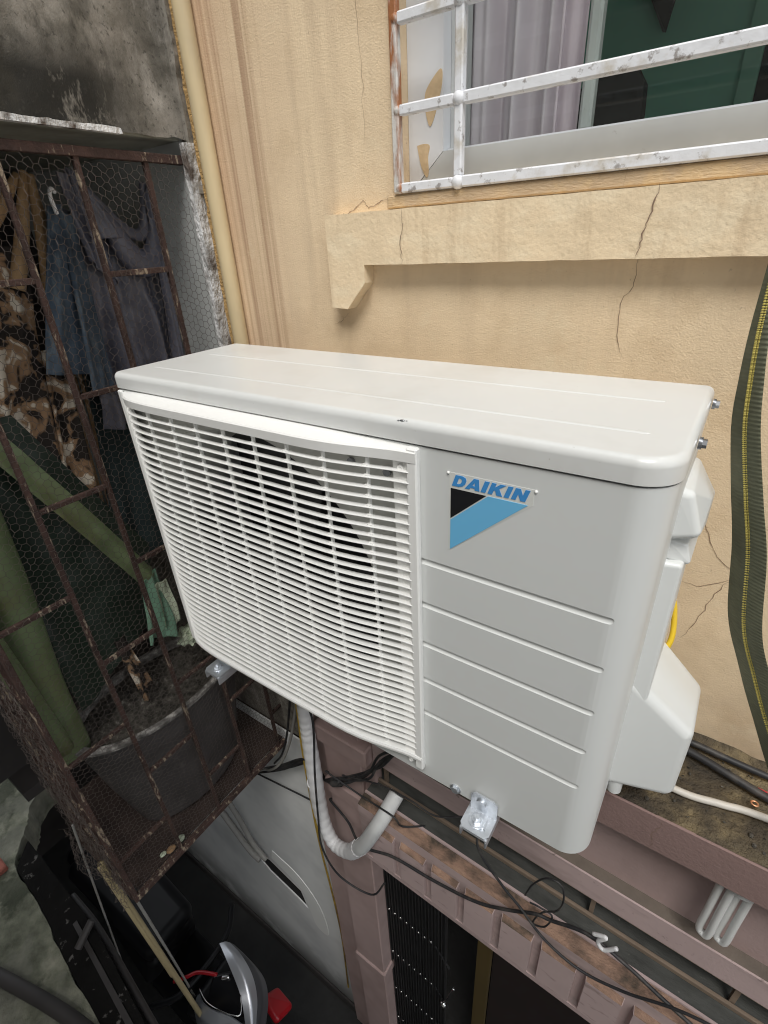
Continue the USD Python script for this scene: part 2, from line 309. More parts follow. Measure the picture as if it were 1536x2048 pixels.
usdkit.material(stage, '/World/Looks/pane_glass', {
    'lw': ('layer_weight', {'blend': .5}), 'pw': ('math', {'math_type': 'power', 'value2': 4.0}), 'f': ('math', {'math_type': 'multiply_add', 'value2': .7, 'value3': .03}), 't': ('transparent_bsdf', {'color': (.93, .95, .94)}), 'g': ('glossy_bsdf', {'roughness': .02, 'color': (.9, .9, .9)}), 'm': ('mix_closure', {})},
    [('lw.facing', 'pw.value1'), ('pw.value', 'f.value1'), ('f.value', 'm.fac'), ('t.BSDF', 'm.closure1'), ('g.BSDF', 'm.closure2')], surface='m.closure')

# ------------------------------------------------------------------ setting: ground
GZ = -2.7
struct('ground', bx(-40, 40, -40, 40, GZ - .2, GZ), 'ground_dark')

# ------------------------------------------------------------------ yellow house wall
WY = .34
house = thing('house_wall', 'cream yellow rendered house wall with stained streaks behind the air conditioner', 'wall')
zs = np.arange(-.063, 2.9, .012)
edge = [(-.123 + .006 * (meshkit.fbm(np.array([[z * 30, 1.3, 0]]), 4)[0] - .5) * 2, z) for z in zs]
pw = Polygon(edge + [(2.2, zs[-1]), (2.2, -.063)], [[(.31, .766), (1.5, .766), (1.5, 1.8), (.31, 1.8)]])
obj('render_face', prism(pw, 'y', WY, WY + .14), 'cream_render', house)
zs2 = np.arange(-.063, 2.9, .01)
e1 = [(-.118 + .010 * (meshkit.fbm(np.array([[z * 45, 7.3, 0]]), 4, 3)[0] - .5), z) for z in zs2]
e2 = [(-.098 + .012 * (meshkit.fbm(np.array([[z * 50, 2.3, 0]]), 4, 5)[0] - .5), z) for z in zs2]
obj('ragged_edge', prism(Polygon(e1 + e2[::-1]), 'y', WY - .006, WY - .0002), 'orange_render', house)
ledge = [(.189, .746), (2.2, .746), (2.2, .673), (.262, .673), (.262, .647), (.222, .606), (.189, .608)]
lg = prism(ledge, 'y', .315, WY - .0003)
lg = to_man(lg).refine_to_length(.012)
lm = lg.to_mesh(); V = np.array(lm.vert_properties[:, :3], float); F = np.array(lm.tri_verts)
V += (np.stack([meshkit.fbm(V * 40, 3, s) for s in (1, 2, 3)], 1) - .5) * np.array([.001, .002, .0018])
obj('window_ledge', trimesh.Trimesh(V, F, process=False), 'cream_trim', house, 25)
obj('sill_band', bx(.300, 2.2, .331, WY - .0004, .7475, .7645, .002), 'brown_sill', house)
for pts, w, y in (([(.337, .746), (.338, .725), (.335, .70), (.337, .674)], .0022, .3125),
                  ([(.677, .745), (.672, .722), (.668, .70), (.664, .674)], .0034, .3125),
                  ([(.664, .672), (.662, .64), (.650, .62), (.655, .58), (.662, .55)], .0016, WY - .0008),
                  ([(.205, .746), (.23, .75), (.25, .763), (.26, .752), (.285, .758), (.305, .762)], .0018, WY - .0008),
                  ([(.635, .764), (.634, .748)], .0016, .3302),
                  ([(.26, .83), (.262, .90), (.258, .97), (.262, 1.05)], .001, WY - .0008),
                  ([(.70, .50), (.74, .47), (.77, .42), (.80, .36), (.82, .31), (.86, .265), (.90, .255)], .0022, WY - .0008),
                  ([(.82, .13), (.835, .18), (.842, .22), (.86, .262)], .0020, WY - .0008),
                  ([(.80, .235), (.83, .236), (.86, .262)], .0018, WY - .0008),
                  ([(.90, .255), (.93, .258), (.96, .25)], .0016, WY - .0008),
                  ([(.205, .60), (.19, .585), (.17, .575)], .0014, WY - .0008)):
    obj('crack', ribbon_crack(pts, w, y), 'crack_dark', house)

# downpipe
dp = thing('downpipe', 'cream painted vertical drain pipe at the left end of the yellow wall', 'pipe')
obj('pipe_body', tube([(-.074, .3245, z) for z in np.linspace(-.06, 2.9, 12)], .0150, 20, 0), 'cream_pipe', dp, True)
for z in (1.35, 2.3): obj('pipe_clip', cat_([tube([(-.074, .3245, z - .008), (-.074, .3245, z + .008)], .0165, 20, 0)]), 'cream_pipe', dp, 30)

# ------------------------------------------------------------------ window
win = thing('window', 'white metal framed window with dabs of beige paint on its left side', 'window')
FY = .382
obj('frame_stile', prism([(.3105, .768), (.3105, 1.798), (.368, 1.798), (.368, .8165)], 'y', FY, FY + .04), 'alu_white', win)
obj('frame_rail', prism([(.3125, .7675), (1.498, .7675), (1.498, .816), (.3685, .816)], 'y', FY, FY + .04), 'alu_frame', win)
obj('frame_bead', bx(.369, 1.498, FY + .012, FY + .032, .8165, .8195), 'alu_white', win)
obj('sash_stile', bx(.3685, .386, FY + .022, FY + .05, .82, 1.798), 'alu_frame', win)
obj('meeting_stile', bx(.546, .562, FY + .040, FY + .060, .82, 1.79, .004), 'alu_frame', win)
obj('pane', bx(.387, 1.49, FY + .034, FY + .037, .82, 1.79), 'pane_glass', win)
def smear(c, pts):
    p = catmull([(c[0] + a, 0, c[1] + b) for a, b in pts + [pts[0]]], 6)[:-1]
    return prism(Polygon(p[:, [0, 2]]).buffer(0), 'y', FY - .0012, FY + .0005)
obj('paint_dab', smear((.352, .875), [(-.013, -.004), (-.012, .012), (0, .026), (.013, .034), (.014, .018), (.006, -.008), (-.004, -.027), (-.010, -.018)]), 'paint_smear', win)
obj('paint_dab', smear((.340, .815), [(-.015, .012), (-.004, .013), (.006, .010), (.003, -.004), (.004, -.022), (.0, -.028), (-.009, -.012)]), 'paint_smear', win)

gr = thing('window_grille', 'white painted security bars with rust across the window', 'window grille')
GY = .333
def bar(x0, x1, z0, z1, m='white_paint_worn', y0=GY - .006, y1=GY + .006): return obj('bar', bx(x0, x1, y0, y1, z0, z1, .0018), m, gr)
bar(.3155, .3275, .766, 1.78, 'rusty_white'); bar(.4125, .4245, .7785, 1.78)
for i, z in enumerate((.7722, .8625, .957, 1.052, 1.147, 1.242)):
    bar(.328, .412, z - .0062, z + .0062); bar(.425, 1.48, z - .0068, z + .0068)
    obj('weld', trimesh.creation.icosphere(2, .0092).apply_translation((.4185, GY - .001, z)), 'white_paint_worn', gr, True)
    obj('weld', trimesh.creation.icosphere(1, .0075).apply_translation((.325, GY - .001, z)), 'rusty_white', gr, True)

# room behind the window (closed box) and what is seen in it
rm = thing('window_room', 'dark green room seen through the barred window', 'room')
obj('back_wall', bx(-.6, 2.4, 1.25, 1.30, -.1, 2.6), 'room_green', rm)
obj('side_wall', bx(-.65, -.6, .482, 1.3, -.1, 2.6), 'room_green', rm)
obj('side_wall', bx(2.4, 2.45, .482, 1.3, -.1, 2.6), 'room_green', rm)
obj('ceiling', bx(-.65, 2.45, .482, 1.3, 2.6, 2.65), 'room_green', rm)
obj('room_floor', bx(-.65, 2.45, .482, 1.3, -.15, -.1), 'room_dark', rm)
obj('door_frame', bx(.648, .684, 1.235, 1.2495, -.1, 2.0, .002), 'room_green_light', rm)
obj('doorway', bx(.6845, 1.6, 1.24, 1.2495, -.1, 2.0), 'void_black', rm)
def curtain(x0, x1, y, z0, z1, k, amp, seed, ph=0.):
    u = np.linspace(0, 1, 140); v = np.linspace(0, 1, 12)
    U, Vv = np.meshgrid(u, v)
    f = np.sin(2 * np.pi * k * U + ph + .6 * np.sin(5 * U + seed)) + .35 * np.sin(2 * np.pi * k * 2.3 * U + seed)
    return sheet(np.stack([x0 + (x1 - x0) * U + .004 * np.sin(3 * Vv + seed), y + amp * f * (1 + .15 * Vv), z1 + (z0 - z1) * Vv], -1))
cu = thing('curtain', 'silver and pale pink curtain drawn to the left side of the window', 'curtain')
obj('drape', curtain(.30, .515, .462, .70, 1.9, 4.2, .014, 1.), 'curtain_silver', cu, True)
obj('drape', curtain(.508, .545, .447, .70, 1.9, .55, .008, 2., 1.), 'curtain_pink', cu, True)
obj('drape_hem', tube([(.5100, .437, z) for z in np.linspace(.7, 1.9, 14)], .0022, 6, 0), 'curtain_pink', cu, True)
ch = thing('chair', 'black high backed chair standing in the green room', 'chair')
p = Polygon([(.405, .60), (.405, .95), (.425, .975), (.47, .985), (.505, .972), (.523, .945), (.526, .90), (.52, .60)])
obj('backrest', prism(p, 'y', .89, .93), 'black_cloth', ch)
obj('seat', bx(.40, .53, .90, 1.2, .56, .60, .01), 'black_cloth', ch)
for x in (.41, .515):
    for y in (.905, 1.19): obj('leg', cyl((x, y, -.1), (x, y, .56), .012), 'black_cloth', ch)
og = thing('wall_ornament', 'dark pointed ornament hanging on the green room wall', 'ornament')
obj('ornament_body', hull([(.485, 1.22, 1.085), (.475, 1.235, 1.09), (.42, 1.21, 1.19), (.50, 1.21, 1.20), (.42, 1.245, 1.19), (.50, 1.245, 1.20), (.46, 1.22, 1.30)]), 'black_cloth', og)
obj('hanger', cyl((.46, 1.235, 1.29), (.46, 1.2495, 1.36), .003, 6), 'black_cloth', og)

# ------------------------------------------------------------------ canopy slab under the wall
sl = thing('canopy_slab', 'thin concrete canopy ledge with dirty top and purple painted edge below the yellow wall', 'canopy')
gx, gy = np.meshgrid(np.arange(-.12, 2.21, .008), np.linspace(.1655, WY, 40), indexing='ij')
gz = -.066 + .009 * (meshkit.fbm(np.stack([gx * 22, gy * 22, gx * 0], -1), 4) - .5) + .022 * np.clip((gy - .30) / .04, 0, 1) ** 2 * meshkit.fbm(np.stack([gx * 12, gy * 12, gx * 0 + 5], -1), 3)
obj('slab_top', sheet(np.stack([gx, gy, gz], -1)), 'dirty_slab', sl, 40)
obj('slab_core', bx(-.12, 2.2, .168, .345, -.146, -.073), 'pink_deep', sl)
obj('fascia', bx(-.12, 2.2, .163, .1678, -.1475, -.067, .0015), 'pink_deep', sl)
obj('crack', ribbon_crack([(.86, -.068), (.858, -.09), (.852, -.11), (.856, -.13), (.852, -.147)], .0012, .1625), 'crack_dark', sl)

# ------------------------------------------------------------------ pink shop front
sf = thing('shop_front', 'dusty pink painted ground floor shop front with a row of raised panels', 'shop front')
def tilt(m, x0=.6, s=-.045):
    m = m.copy(); v = np.array(m.vertices); v[:, 2] += s * (v[:, 0] - x0); m.vertices = v; return m
obj('upper_wall', bx(.10, 2.2, .232, .30, -.40, -.148), 'pink_paint', sf)
obj('grime_step', tilt(bx(.275, 2.2, .2085, .26, -.385, -.3705)), 'band_grime', sf)
obj('beam', tilt(bx(.275, 2.2, .206, .30, -.442, -.371, .002)), 'pink_light', sf)
obj('transom_rail', tilt(bx(.275, 2.2, .219, .226, -.5385, -.526, .001)), 'rail_brown', sf)
for x in (.290, .545, .80, 1.05): obj('transom_post', tilt(bx(x, x + .009, .227, .236, -.537, -.44)), 'rail_brown', sf)
obj('transom_edge', tilt(bx(.275, 2.2, .2085, .2125, -.4465, -.4425)), 'rail_brown', sf)
for i in range(14):
    x = .285 + i * .017
    obj('transom_slat', tilt(bx(x, x + .011, .262, .268, -.62, -.4425)), 'gate_black', sf)
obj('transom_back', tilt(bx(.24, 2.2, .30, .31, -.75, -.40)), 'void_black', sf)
obj('transom_panel', tilt(bx(.53, 2.2, .262, .268, -.62, -.4425)), 'dark_panel', sf)
obj('cornice_sill', tilt(prism([(.184, -.5415), (.262, -.538), (.262, -.60), (.184, -.60)], 'x', .262, 2.2)), 'dark_sill', sf)
obj('cornice_lip', tilt(prism([(.1775, -.541), (.179, -.5345), (.184, -.5345), (.1865, -.5400), (.1838, -.60), (.1775, -.60)], 'x', .262, 2.2)), 'pink_light', sf)
obj('cornice_moulding', tilt(prism([(.1475, -.5450), (.150, -.5415), (.1773, -.5370), (.1773, -.60), (.1495, -.60)], 'x', .262, 2.2)), 'orange_moss', sf)
obj('cornice_band', tilt(bx(.262, 2.2, .149, .262, -.772, -.6005, .002)), 'pink_light', sf)
obj('cornice_fillet', tilt(bx(.262, 2.2, .1475, .1494, -.60, -.5455)), 'pink_light', sf)
xs = [.285, .372, .459, .545, .632, .719, .809, .897, .985, 1.072, 1.16, 1.25]
for a, b in zip(xs[:-1], xs[1:]):
    x0, x1, z0, z1 = a + .0155, b, -.730, -.580
    pts = [(x0, .1492, z0), (x1, .1492, z0), (x0, .1492, z1), (x1, .1492, z1)] + [(x, .1355, z) for x in (x0 + .003, x1 - .002) for z in (z0 + .004, z1 - .009)]
    pan = obj('raised_panel', tilt(hull(pts)), 'panel_pink', sf)
    bev = hull([(x0 + .004, .1353, z1 - .0088), (x1 - .003, .1353, z1 - .0088), (x0 + .001, .1490, z1 + .0003), (x1 - .001, .1490, z1 + .0003), (x0 + .004, .1400, z1 - .0085), (x1 - .003, .1400, z1 - .0085)])
    obj('top_bevel', tilt(bev), 'orange_moss', pan)
obj('grime_lip', tilt(bx(.262, 2.2, .1462, .1488, -.7725, -.755)), 'pink_light', sf)
# pilaster: recessed strip, groove and front strip
obj('pilaster_side', bx(-.022, .085, .248, .33, GZ, -.148, .003), 'pink_paint', sf)
obj('pilaster_groove', bx(.085, .112, .236, .33, GZ, -.148), 'pink_deep', sf)
obj('pilaster_front', bx(.112, .238, .200, .33, GZ, -.148, .003), 'pink_paint', sf)
obj('pilaster_cap', bx(.106, .262, .190, .33, -.66, -.60, .004), 'pink_paint', sf)
obj('pilaster_cap', bx(.104, .272, .180, .33, -.43, -.37, .004), 'pink_paint', sf)
obj('pilaster_base', bx(.108, .244, .193, .33, -1.72, -1.66, .004), 'pink_paint', sf)
obj('upper_strip', bx(.02, .275, .212, .24, -.60, -.148, .003), 'pink_paint', sf)
# dark shop interior
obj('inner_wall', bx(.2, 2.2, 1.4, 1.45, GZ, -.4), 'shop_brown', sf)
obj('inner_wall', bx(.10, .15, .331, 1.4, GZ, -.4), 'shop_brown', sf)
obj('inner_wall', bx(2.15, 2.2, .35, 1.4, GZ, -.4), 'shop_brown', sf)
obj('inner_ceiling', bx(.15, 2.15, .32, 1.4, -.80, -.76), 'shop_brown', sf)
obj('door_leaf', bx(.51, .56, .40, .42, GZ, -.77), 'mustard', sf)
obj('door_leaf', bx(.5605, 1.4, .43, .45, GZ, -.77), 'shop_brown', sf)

gt = thing('folding_gate', 'black folding metal gate with rows of shiny rivets below the pink panels', 'gate')
for i in range(10):
    x = .2405 + i * .0229
    ch_ = cat_([bx(x, x + .016, .256, .260, GZ + .02, -.76), bx(x, x + .003, .246, .256, GZ + .02, -.76), bx(x + .013, x + .016, .246, .256, GZ + .02, -.76)])
    obj('gate_slat', ch_, 'gate_black', gt)
for r, z in enumerate((-1.27, -1.578, -1.887, -2.172, -2.45)):
    for i in range(8):
        m = trimesh.creation.icosphere(2, .0052); m.apply_scale((1, .7, 1)); m.apply_translation((.2485 + i * .0229, .249, z - .0015 * i))
        obj('rivet', m, 'chrome', gt, True)
    obj('cross_link', tube([(.425, .250, z - .012), (.475, .250, z - .10)], .004, 6, 0), 'gate_black', gt)
obj('handle', cat_([tube([(.478, .21, -1.52), (.492, .205, -1.46), (.512, .21, -1.36)], .004, 8), trimesh.creation.icosphere(2, .011).apply_translation((.477, .21, -1.535))]), 'chrome', gt, True)

# compact fluorescent lamp under the canopy
cf = thing('canopy_lamp', 'compact fluorescent lamp with four white tubes under the canopy edge', 'lamp')
for (x, y) in ((.958, .196), (.982, .200)):
    pts = [(x, y, -.165), (x, y, -.27), (x, y, -.325), (x + .0065, y - .003, -.334), (x + .013, y - .006, -.325), (x + .013, y - .006, -.27), (x + .013, y - .006, -.165)]
    obj('tube', tube(pts, .0058, 12, 6), 'lamp_glass', cf, True)
obj('lamp_base', lathe([(0, -.172), (.022, -.172), (.024, -.150), (.0, -.150)], 20, (.982, .197, 0)), 'pvc_grey', cf, 30)

# ------------------------------------------------------------------ grey white alley wall
ww = thing('alley_wall', 'pale grey rendered wall with a dark slot at the end of the alley', 'wall')
slot = Polygon([(-.545, -1.80), (-.445, -1.745), (-.262, -1.80), (-.238, -1.925), (-.30, -1.90), (-.46, -1.86)])
pw2 = Polygon([(-4, GZ), (-.023, GZ), (-.023, -.66), (-4, -.66)], [list(slot.exterior.coords)[:-1]])
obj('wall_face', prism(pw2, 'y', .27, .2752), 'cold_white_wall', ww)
obj('wall_core', bx(-4, -.0235, .3300, .36, GZ, -.6605), 'room_dark', ww)
obj('slot_back', prism(slot.buffer(.004), 'y', .2755, .3295), 'void_black', ww)
sw = catmull([(-.40, 0, -1.62), (-.25, 0, -1.66), (-.15, 0, -1.80), (-.13, 0, -2.02), (-.20, 0, -2.03), (-.225, 0, -1.90), (-.25, 0, -1.77), (-.42, 0, -1.70)], 5)
obj('repair_patch', prism(Polygon(sw[:, [0, 2]]).buffer(0).difference(slot.buffer(.006)), 'y', .2675, .2702), 'wall_patch', ww)
obj('skirting', bx(-4, -.024, .258, .2698, GZ, -2.62, .003), 'room_dark', ww)
dk = thing('corner_wall', 'dark rough concrete wall corner behind the cables above the pale alley wall', 'wall')
V_ = bx(-1.2, -.0235, .28, .345, -.6598, -.07)
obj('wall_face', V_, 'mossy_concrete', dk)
for nm, pts, r in (('conduit', [(-.80, .25, -1.47), (-.742, .255, -1.551), (-.639, .255, -1.674), (-.56, .255, -1.759), (-.498, .255, -1.778)], .014), ('conduit', [(-.66, .25, -1.30), (-.607, .25, -1.408), (-.554, .25, -1.508), (-.507, .25, -1.636), (-.436, .25, -1.70)], .012)):
    t_ = obj('wall_conduit', tube(pts, r, 10), 'cable_grey', None, True)
    tag(t_, 'grey conduit running down the pale alley wall, ' + ('lower of the two' if r > .013 else 'upper of the two'), 'conduit', 'grey conduits on the alley wall')

# ------------------------------------------------------------------ air conditioner
ac = thing('air_conditioner', 'light grey outdoor air conditioner unit with white fan grille', 'air conditioner')
W, D, H, ZL = .779, .249, .55, .5268
def rrect(x0, x1, y0, y1, rl, rr, rb, n=8):
    pts = []
    def arc(cx, cy, r, a0, a1):
        for a in np.linspace(a0, a1, n): pts.append((cx + r * math.cos(a), cy + r * math.sin(a)))
    arc(x0 + rl, y0 + rl, rl, math.pi, 1.5 * math.pi)
    arc(x1 - rr, y0 + rr, rr, 1.5 * math.pi, 2 * math.pi)
    arc(x1 - rb, y1 - rb, rb, 0, .5 * math.pi)
    arc(x0 + rb, y1 - rb, rb, .5 * math.pi, math.pi)
    return pts
# casing: hollow shell with a rectangular fan opening and five pressed grooves
outer = to_man(prism(rrect(0, W, 0, D, .010, .034, .008, 10), 'z', 0, ZL - .0025))
inner = to_man(prism(rrect(.004, W - .004, .004, D - .004, .008, .030, .006, 10), 'z', .006, ZL + .05))
shell = outer - inner - to_man(bx(.016, .543, -.02, .02, .018, .520))
for i in range(5):
    z = .3862 - i * .0623
    g = hull(np.vstack([trimesh.creation.icosphere(2, .0042).vertices * [1, .75, 1] + [x, -.0006, z] for x in (.552 if i > 5 else .540, .7515)]))
    shell = shell - to_man(g)
obj('casing', shell, 'ac_ivory', ac, 28)
# neck (dark shadow gap) and lid
obj('lid_gasket', prism(rrect(.004, W - .004, .003, D - .003, .010, .032, .008), 'z', ZL - .0024, ZL + .004), 'fan_black', ac)
P0 = dict(x0=-.0015, x1=W + .0015, y0=-.002, y1=D + .001)
prof = [(0.0035, ZL), (0, ZL), (0, ZL + .0006), (0, H - .0085), (.0007, H - .0055), (.0024, H - .0026), (.0048, H - .0008), (.0078, H)]
rings = []
for d, z in prof:
    rings.append([(x, y, z) for x, y in rrect(P0['x0'] + d, P0['x1'] - d, P0['y0'] + d, P0['y1'] - d, max(.012 - d, .004), max(.036 - d, .02), max(.010 - d, .003), 12)])
n = len(rings[0]); V = np.array(rings).reshape(-1, 3); f = []
for i in range(len(rings) - 1):
    for j in range(n):
        a, b = i * n + j, i * n + (j + 1) % n; f += [(a, b, b + n), (a, b + n, a + n)]
top0 = (len(rings) - 1) * n
V = np.vstack([V, V[top0:top0 + n].mean(0)]); f += [(top0 + j, top0 + (j + 1) % n, len(V) - 1) for j in range(n)]
lid = obj('lid', trimesh.Trimesh(V, f, process=False), 'ac_top', ac, 35)
for y0, xa, xb in ((.052, .04, .742), (.155, .044, .739)):
    m = hull(np.vstack([trimesh.creation.icosphere(2, .0035).vertices * [1, 1, .25] + [x, y, H - .0002] for x, y in ((xa, y0), (xb, y0 + .008))]))
    obj('pressed_ridge', m, 'ac_top', lid, True)
for x, y, z in ((.7815, .086, .5385), (.7815, .214, .5385)):
    obj('lid_screw', cat_([cyl((x, y, z), (x + .003, y, z), .0055, 14), cyl((x + .003, y, z), (x + .0065, y, z), .0042, 6)]), 'steel_dark', lid, 30)
for x, y, r in ((.528, .0015, .0022), (.533, .0020, .0014), (.524, .0005, .0010)):
    obj('scuff', trimesh.creation.icosphere(1, r).apply_scale((1.6, .8, .5)).apply_translation((x, y, H - .0022)), 'steel_dark', lid, True)
# fan shroud plate with bell mouth, fan, coil
cxf, czf = .247, .259
ring = Polygon([(.016, .018), (.543, .018), (.543, .520), (.016, .520)], [[(cxf + .236 * math.cos(a), czf + .236 * math.sin(a)) for a in np.linspace(0, 2 * np.pi, 96, endpoint=False)]])
pl = to_man(prism(Polygon([(.005, .007), (.56, .007), (.56, .522), (.005, .522)], ring.interiors[0:1] and [list(ring.interiors[0].coords)[:-1]]), 'y', .012, .0145))
shroud = obj('shroud_plate', pl, 'ac_shroud', ac)
bell = lathe([(.236, 0), (.231, .004), (.226, .012), (.2225, .024), (.2215, .045), (.2215, .12), (.2245, .12), (.2245, .03), (.238, .003)], 96)
v = np.array(bell.vertices); bell.vertices = np.stack([v[:, 0] + cxf, v[:, 2] + .0125, v[:, 1] + czf], 1)
obj('bell_mouth', bell, 'ac_shroud', shroud, 40)
for x, z in ((.50, .482), (.45, .485)):
    obj('shroud_screw', cyl((x, .008, z), (x, .0125, z), .005, 10), 'steel_dark', shroud, 30)
fan = obj('fan_hub', cat_([cyl((cxf, .045, czf), (cxf, .10, czf), .048, 32)]), 'fan_black', ac, 30)
for k in range(3):
    a0 = k * 2 * np.pi / 3 + .5
    rr_, tt = np.meshgrid(np.linspace(.045, .212, 10), np.linspace(0, 1, 10), indexing='ij')
    A = a0 + tt * (1.35 - .9 * (rr_ - .045) / .2 * .2) + .5 * (rr_ - .045) / .17
    obj('fan_blade', sheet(np.stack([cxf + rr_ * np.cos(A), .05 + .05 * tt + .01 * np.sin(3 * tt), czf + rr_ * np.sin(A)], -1)), 'fan_black', fan, True)
obj('coil', bx(.006, .56, .20, .225, .008, .52), 'coil_dark', ac)
obj('partition', bx(.561, .564, .006, .24, .008, .522), 'ac_shroud', ac)
# fan grille
path = np.array([(.0215, -.0048), (.028, -.0088), (.035, -.0132), (.044, -.0178), (.056, -.0218), (.070, -.0246), (.086, -.0264), (.105, -.0275), (.13, -.0281), (.20, -.0282), (.30, -.0282), (.40, -.0278), (.425, -.0268), (.447, -.0248), (.467, -.0218), (.485, -.0183), (.503, -.0148), (.518, -.0120), (.529, -.0106), (.540, -.0098)])
def sweepx(pt, sec):
    sec = np.array(sec, float); n = len(sec)
    V = np.array([[(x, y + dy, z) for dy, z in sec] for x, y in pt]).reshape(-1, 3); f = []
    for i in range(len(pt) - 1):
        for j in range(n):
            a, b = i * n + j, i * n + (j + 1) % n; f += [(a, b, b + n), (a, b + n, a + n)]
    from shapely.geometry import Polygon as Pg
    c = len(V); V = np.vstack([V, V[:n].mean(0), V[-n:].mean(0)])
    f += [(c, (j + 1) % n, j) for j in range(n)] + [(c + 1, (len(pt) - 1) * n + j, (len(pt) - 1) * n + (j + 1) % n) for j in range(n)]
    return trimesh.Trimesh(V, np.array(f)[:, ::-1], process=False)
pt2 = [(x, y) for x, y in path]; pt_top = [(.0198, -.0048)] + pt2[1:-1] + [(.5485, -.0095)]
grille = obj('grille_frame', sweepx(pt_top, [(0, .5085), (-.0006, .5195), (.0012, .5213), (.030, .5252), (.034, .5085)]), 'ac_grille', ac, 14)
obj('grille_bottom', sweepx(pt_top, [(.034, .016), (.012, .020), (-.001, .0395), (-.0015, .044), (.0, .0475), (.034, .0475)]), 'ac_grille', grille, 24)
obj('grille_flange', bx(.5365, .5495, -.0092, -.0005, .020, .5240, .0018), 'ac_grille', grille)
obj('grille_flange', bx(.518, .5362, -.0045, -.0008, .030, .508), 'ac_grille', grille)
obj('grille_flange', bx(.0095, .0195, -.0056, -.0005, .020, .5240, .0015), 'ac_grille', grille)
obj('grille_flange', bx(.0197, .034, -.0045, -.0008, .030, .508), 'ac_grille', grille)
for x, z in ((.5275, .4985), (.5275, .026), (.5275, .262)):
    obj('grille_screw', lathe([(0, 0), (.0042, 0), (.0042, .0012), (.003, .0022), (.0012, .0014), (0, .0014)], 16).apply_transform(trimesh.transformations.rotation_matrix(math.pi / 2, (1, 0, 0))).apply_translation((x, -.0047, z)), 'ac_grille', grille, 30)
NS = 36
zsl = [.4968 - i * .0124 for i in range(NS)]
for z in zsl:
    sec = [(0.0004, z - .0007), (0, z), (.0004, z + .0007), (.0014, z + .0009), (.0084, z + .0003), (.0084, z - .0006), (.0014, z - .0009)]
    obj('slat', sweepx(pt2, sec), 'ac_grille', grille, 40)
for x in (.049, .103, .159, .213, .268, .324, .380, .434, .489):
    yb = np.interp(x, path[:, 0], path[:, 1])
    ms = [bx(x - .0009, x + .0009, yb + .0048, yb + .0096, .046, .510)]
    for z in zsl: ms.append(bx(x - .0034, x + .0034, yb + .0020, yb + .0062, z + .0004, z + .0019))
    obj('grille_rib', cat_(ms), 'ac_grille', grille)
# logo: lettering with slanted heavy strokes, black and blue wedge emblem
def letters():
    # glyphs in a unit box (width, height 1); slanted later
    D_ = Polygon([(0, 0), (.55, 0), (.82, .12), (.95, .35), (.95, .65), (.82, .88), (.55, 1), (0, 1)], [[(.33, .24), (.33, .76), (.48, .76), (.60, .66), (.63, .5), (.60, .34), (.48, .24)]])
    A_ = Polygon([(-.05, 0), (.30, 0), (.36, .16), (.66, .16), (.72, 0), (1.08, 0), (.70, 1), (.33, 1)], [[(.42, .36), (.51, .66), (.60, .36)]])
    I_ = Polygon([(0, 0), (.36, 0), (.36, 1), (0, 1)])
    K_ = Polygon([(0, 0), (.34, 0), (.34, .34), (.42, .42), (.66, 0), (1.08, 0), (.66, .60), (1.03, 1), (.62, 1), (.34, .66), (.34, 1), (0, 1)])
    N_ = Polygon([(0, 0), (.33, 0), (.33, .52), (.66, 0), (1.0, 0), (1.0, 1), (.67, 1), (.67, .48), (.34, 1), (0, 1)])
    seq = [(D_, .98), (A_, 1.06), (I_, .42), (K_, 1.08), (I_, .42), (N_, 1.0)]
    tot = sum(w for _, w in seq) + .10 * 5
    out = []; x = 0
    for g, w in seq:
        out.append((g, x)); x += w + .10
    return out, tot
gl_, tot = letters()
lx0, lx1, lz0, lz1 = .586, .6615, .4895, .5018
sx, sz = (lx1 - lx0) / tot, (lz1 - lz0)
from shapely import affinity
logo_back = obj('logo_plate', prism([(.5825, .4118), (.5825, .5035), (.6685, .5035), (.6685, .4875)], 'y', -.00035, .0005), 'logo_silver', ac)
for g, x in gl_:
    q = affinity.affine_transform(g, [sx, .0042, 0, sz, lx0 + x * sx - .0005, lz0])
    obj('letter', prism(q, 'y', -.0008, -.0002), 'logo_blue', logo_back)
obj('emblem_black', prism([(.5845, .4518), (.5845, .4865), (.6225, .4865)], 'y', -.0008, -.0002), 'logo_black', logo_back)
obj('emblem_blue', prism([(.5845, .4138), (.5845, .4500), (.6245, .4865), (.6640, .4865)], 'y', -.0008, -.0002), 'logo_light_blue', logo_back)
for x, z in ((.5812, .5025), (.6702, .5020)):
    obj('rivet', trimesh.creation.icosphere(2, .0016).apply_translation((x, -.0002, z)), 'ac_grille', logo_back, True)
obj('base_screw', cat_([cyl((.599, -.001, .0075), (.599, -.0045, .0075), .0062, 6), cyl((.599, .001, .0075), (.599, -.0015, .0075), .0085, 18)]), 'zinc', ac, 30)
obj('side_screw', cat_([cyl((.780, .132, -.097 + .11), (.786, .132, -.097 + .11), .004, 8)]), 'zinc', ac, 30)
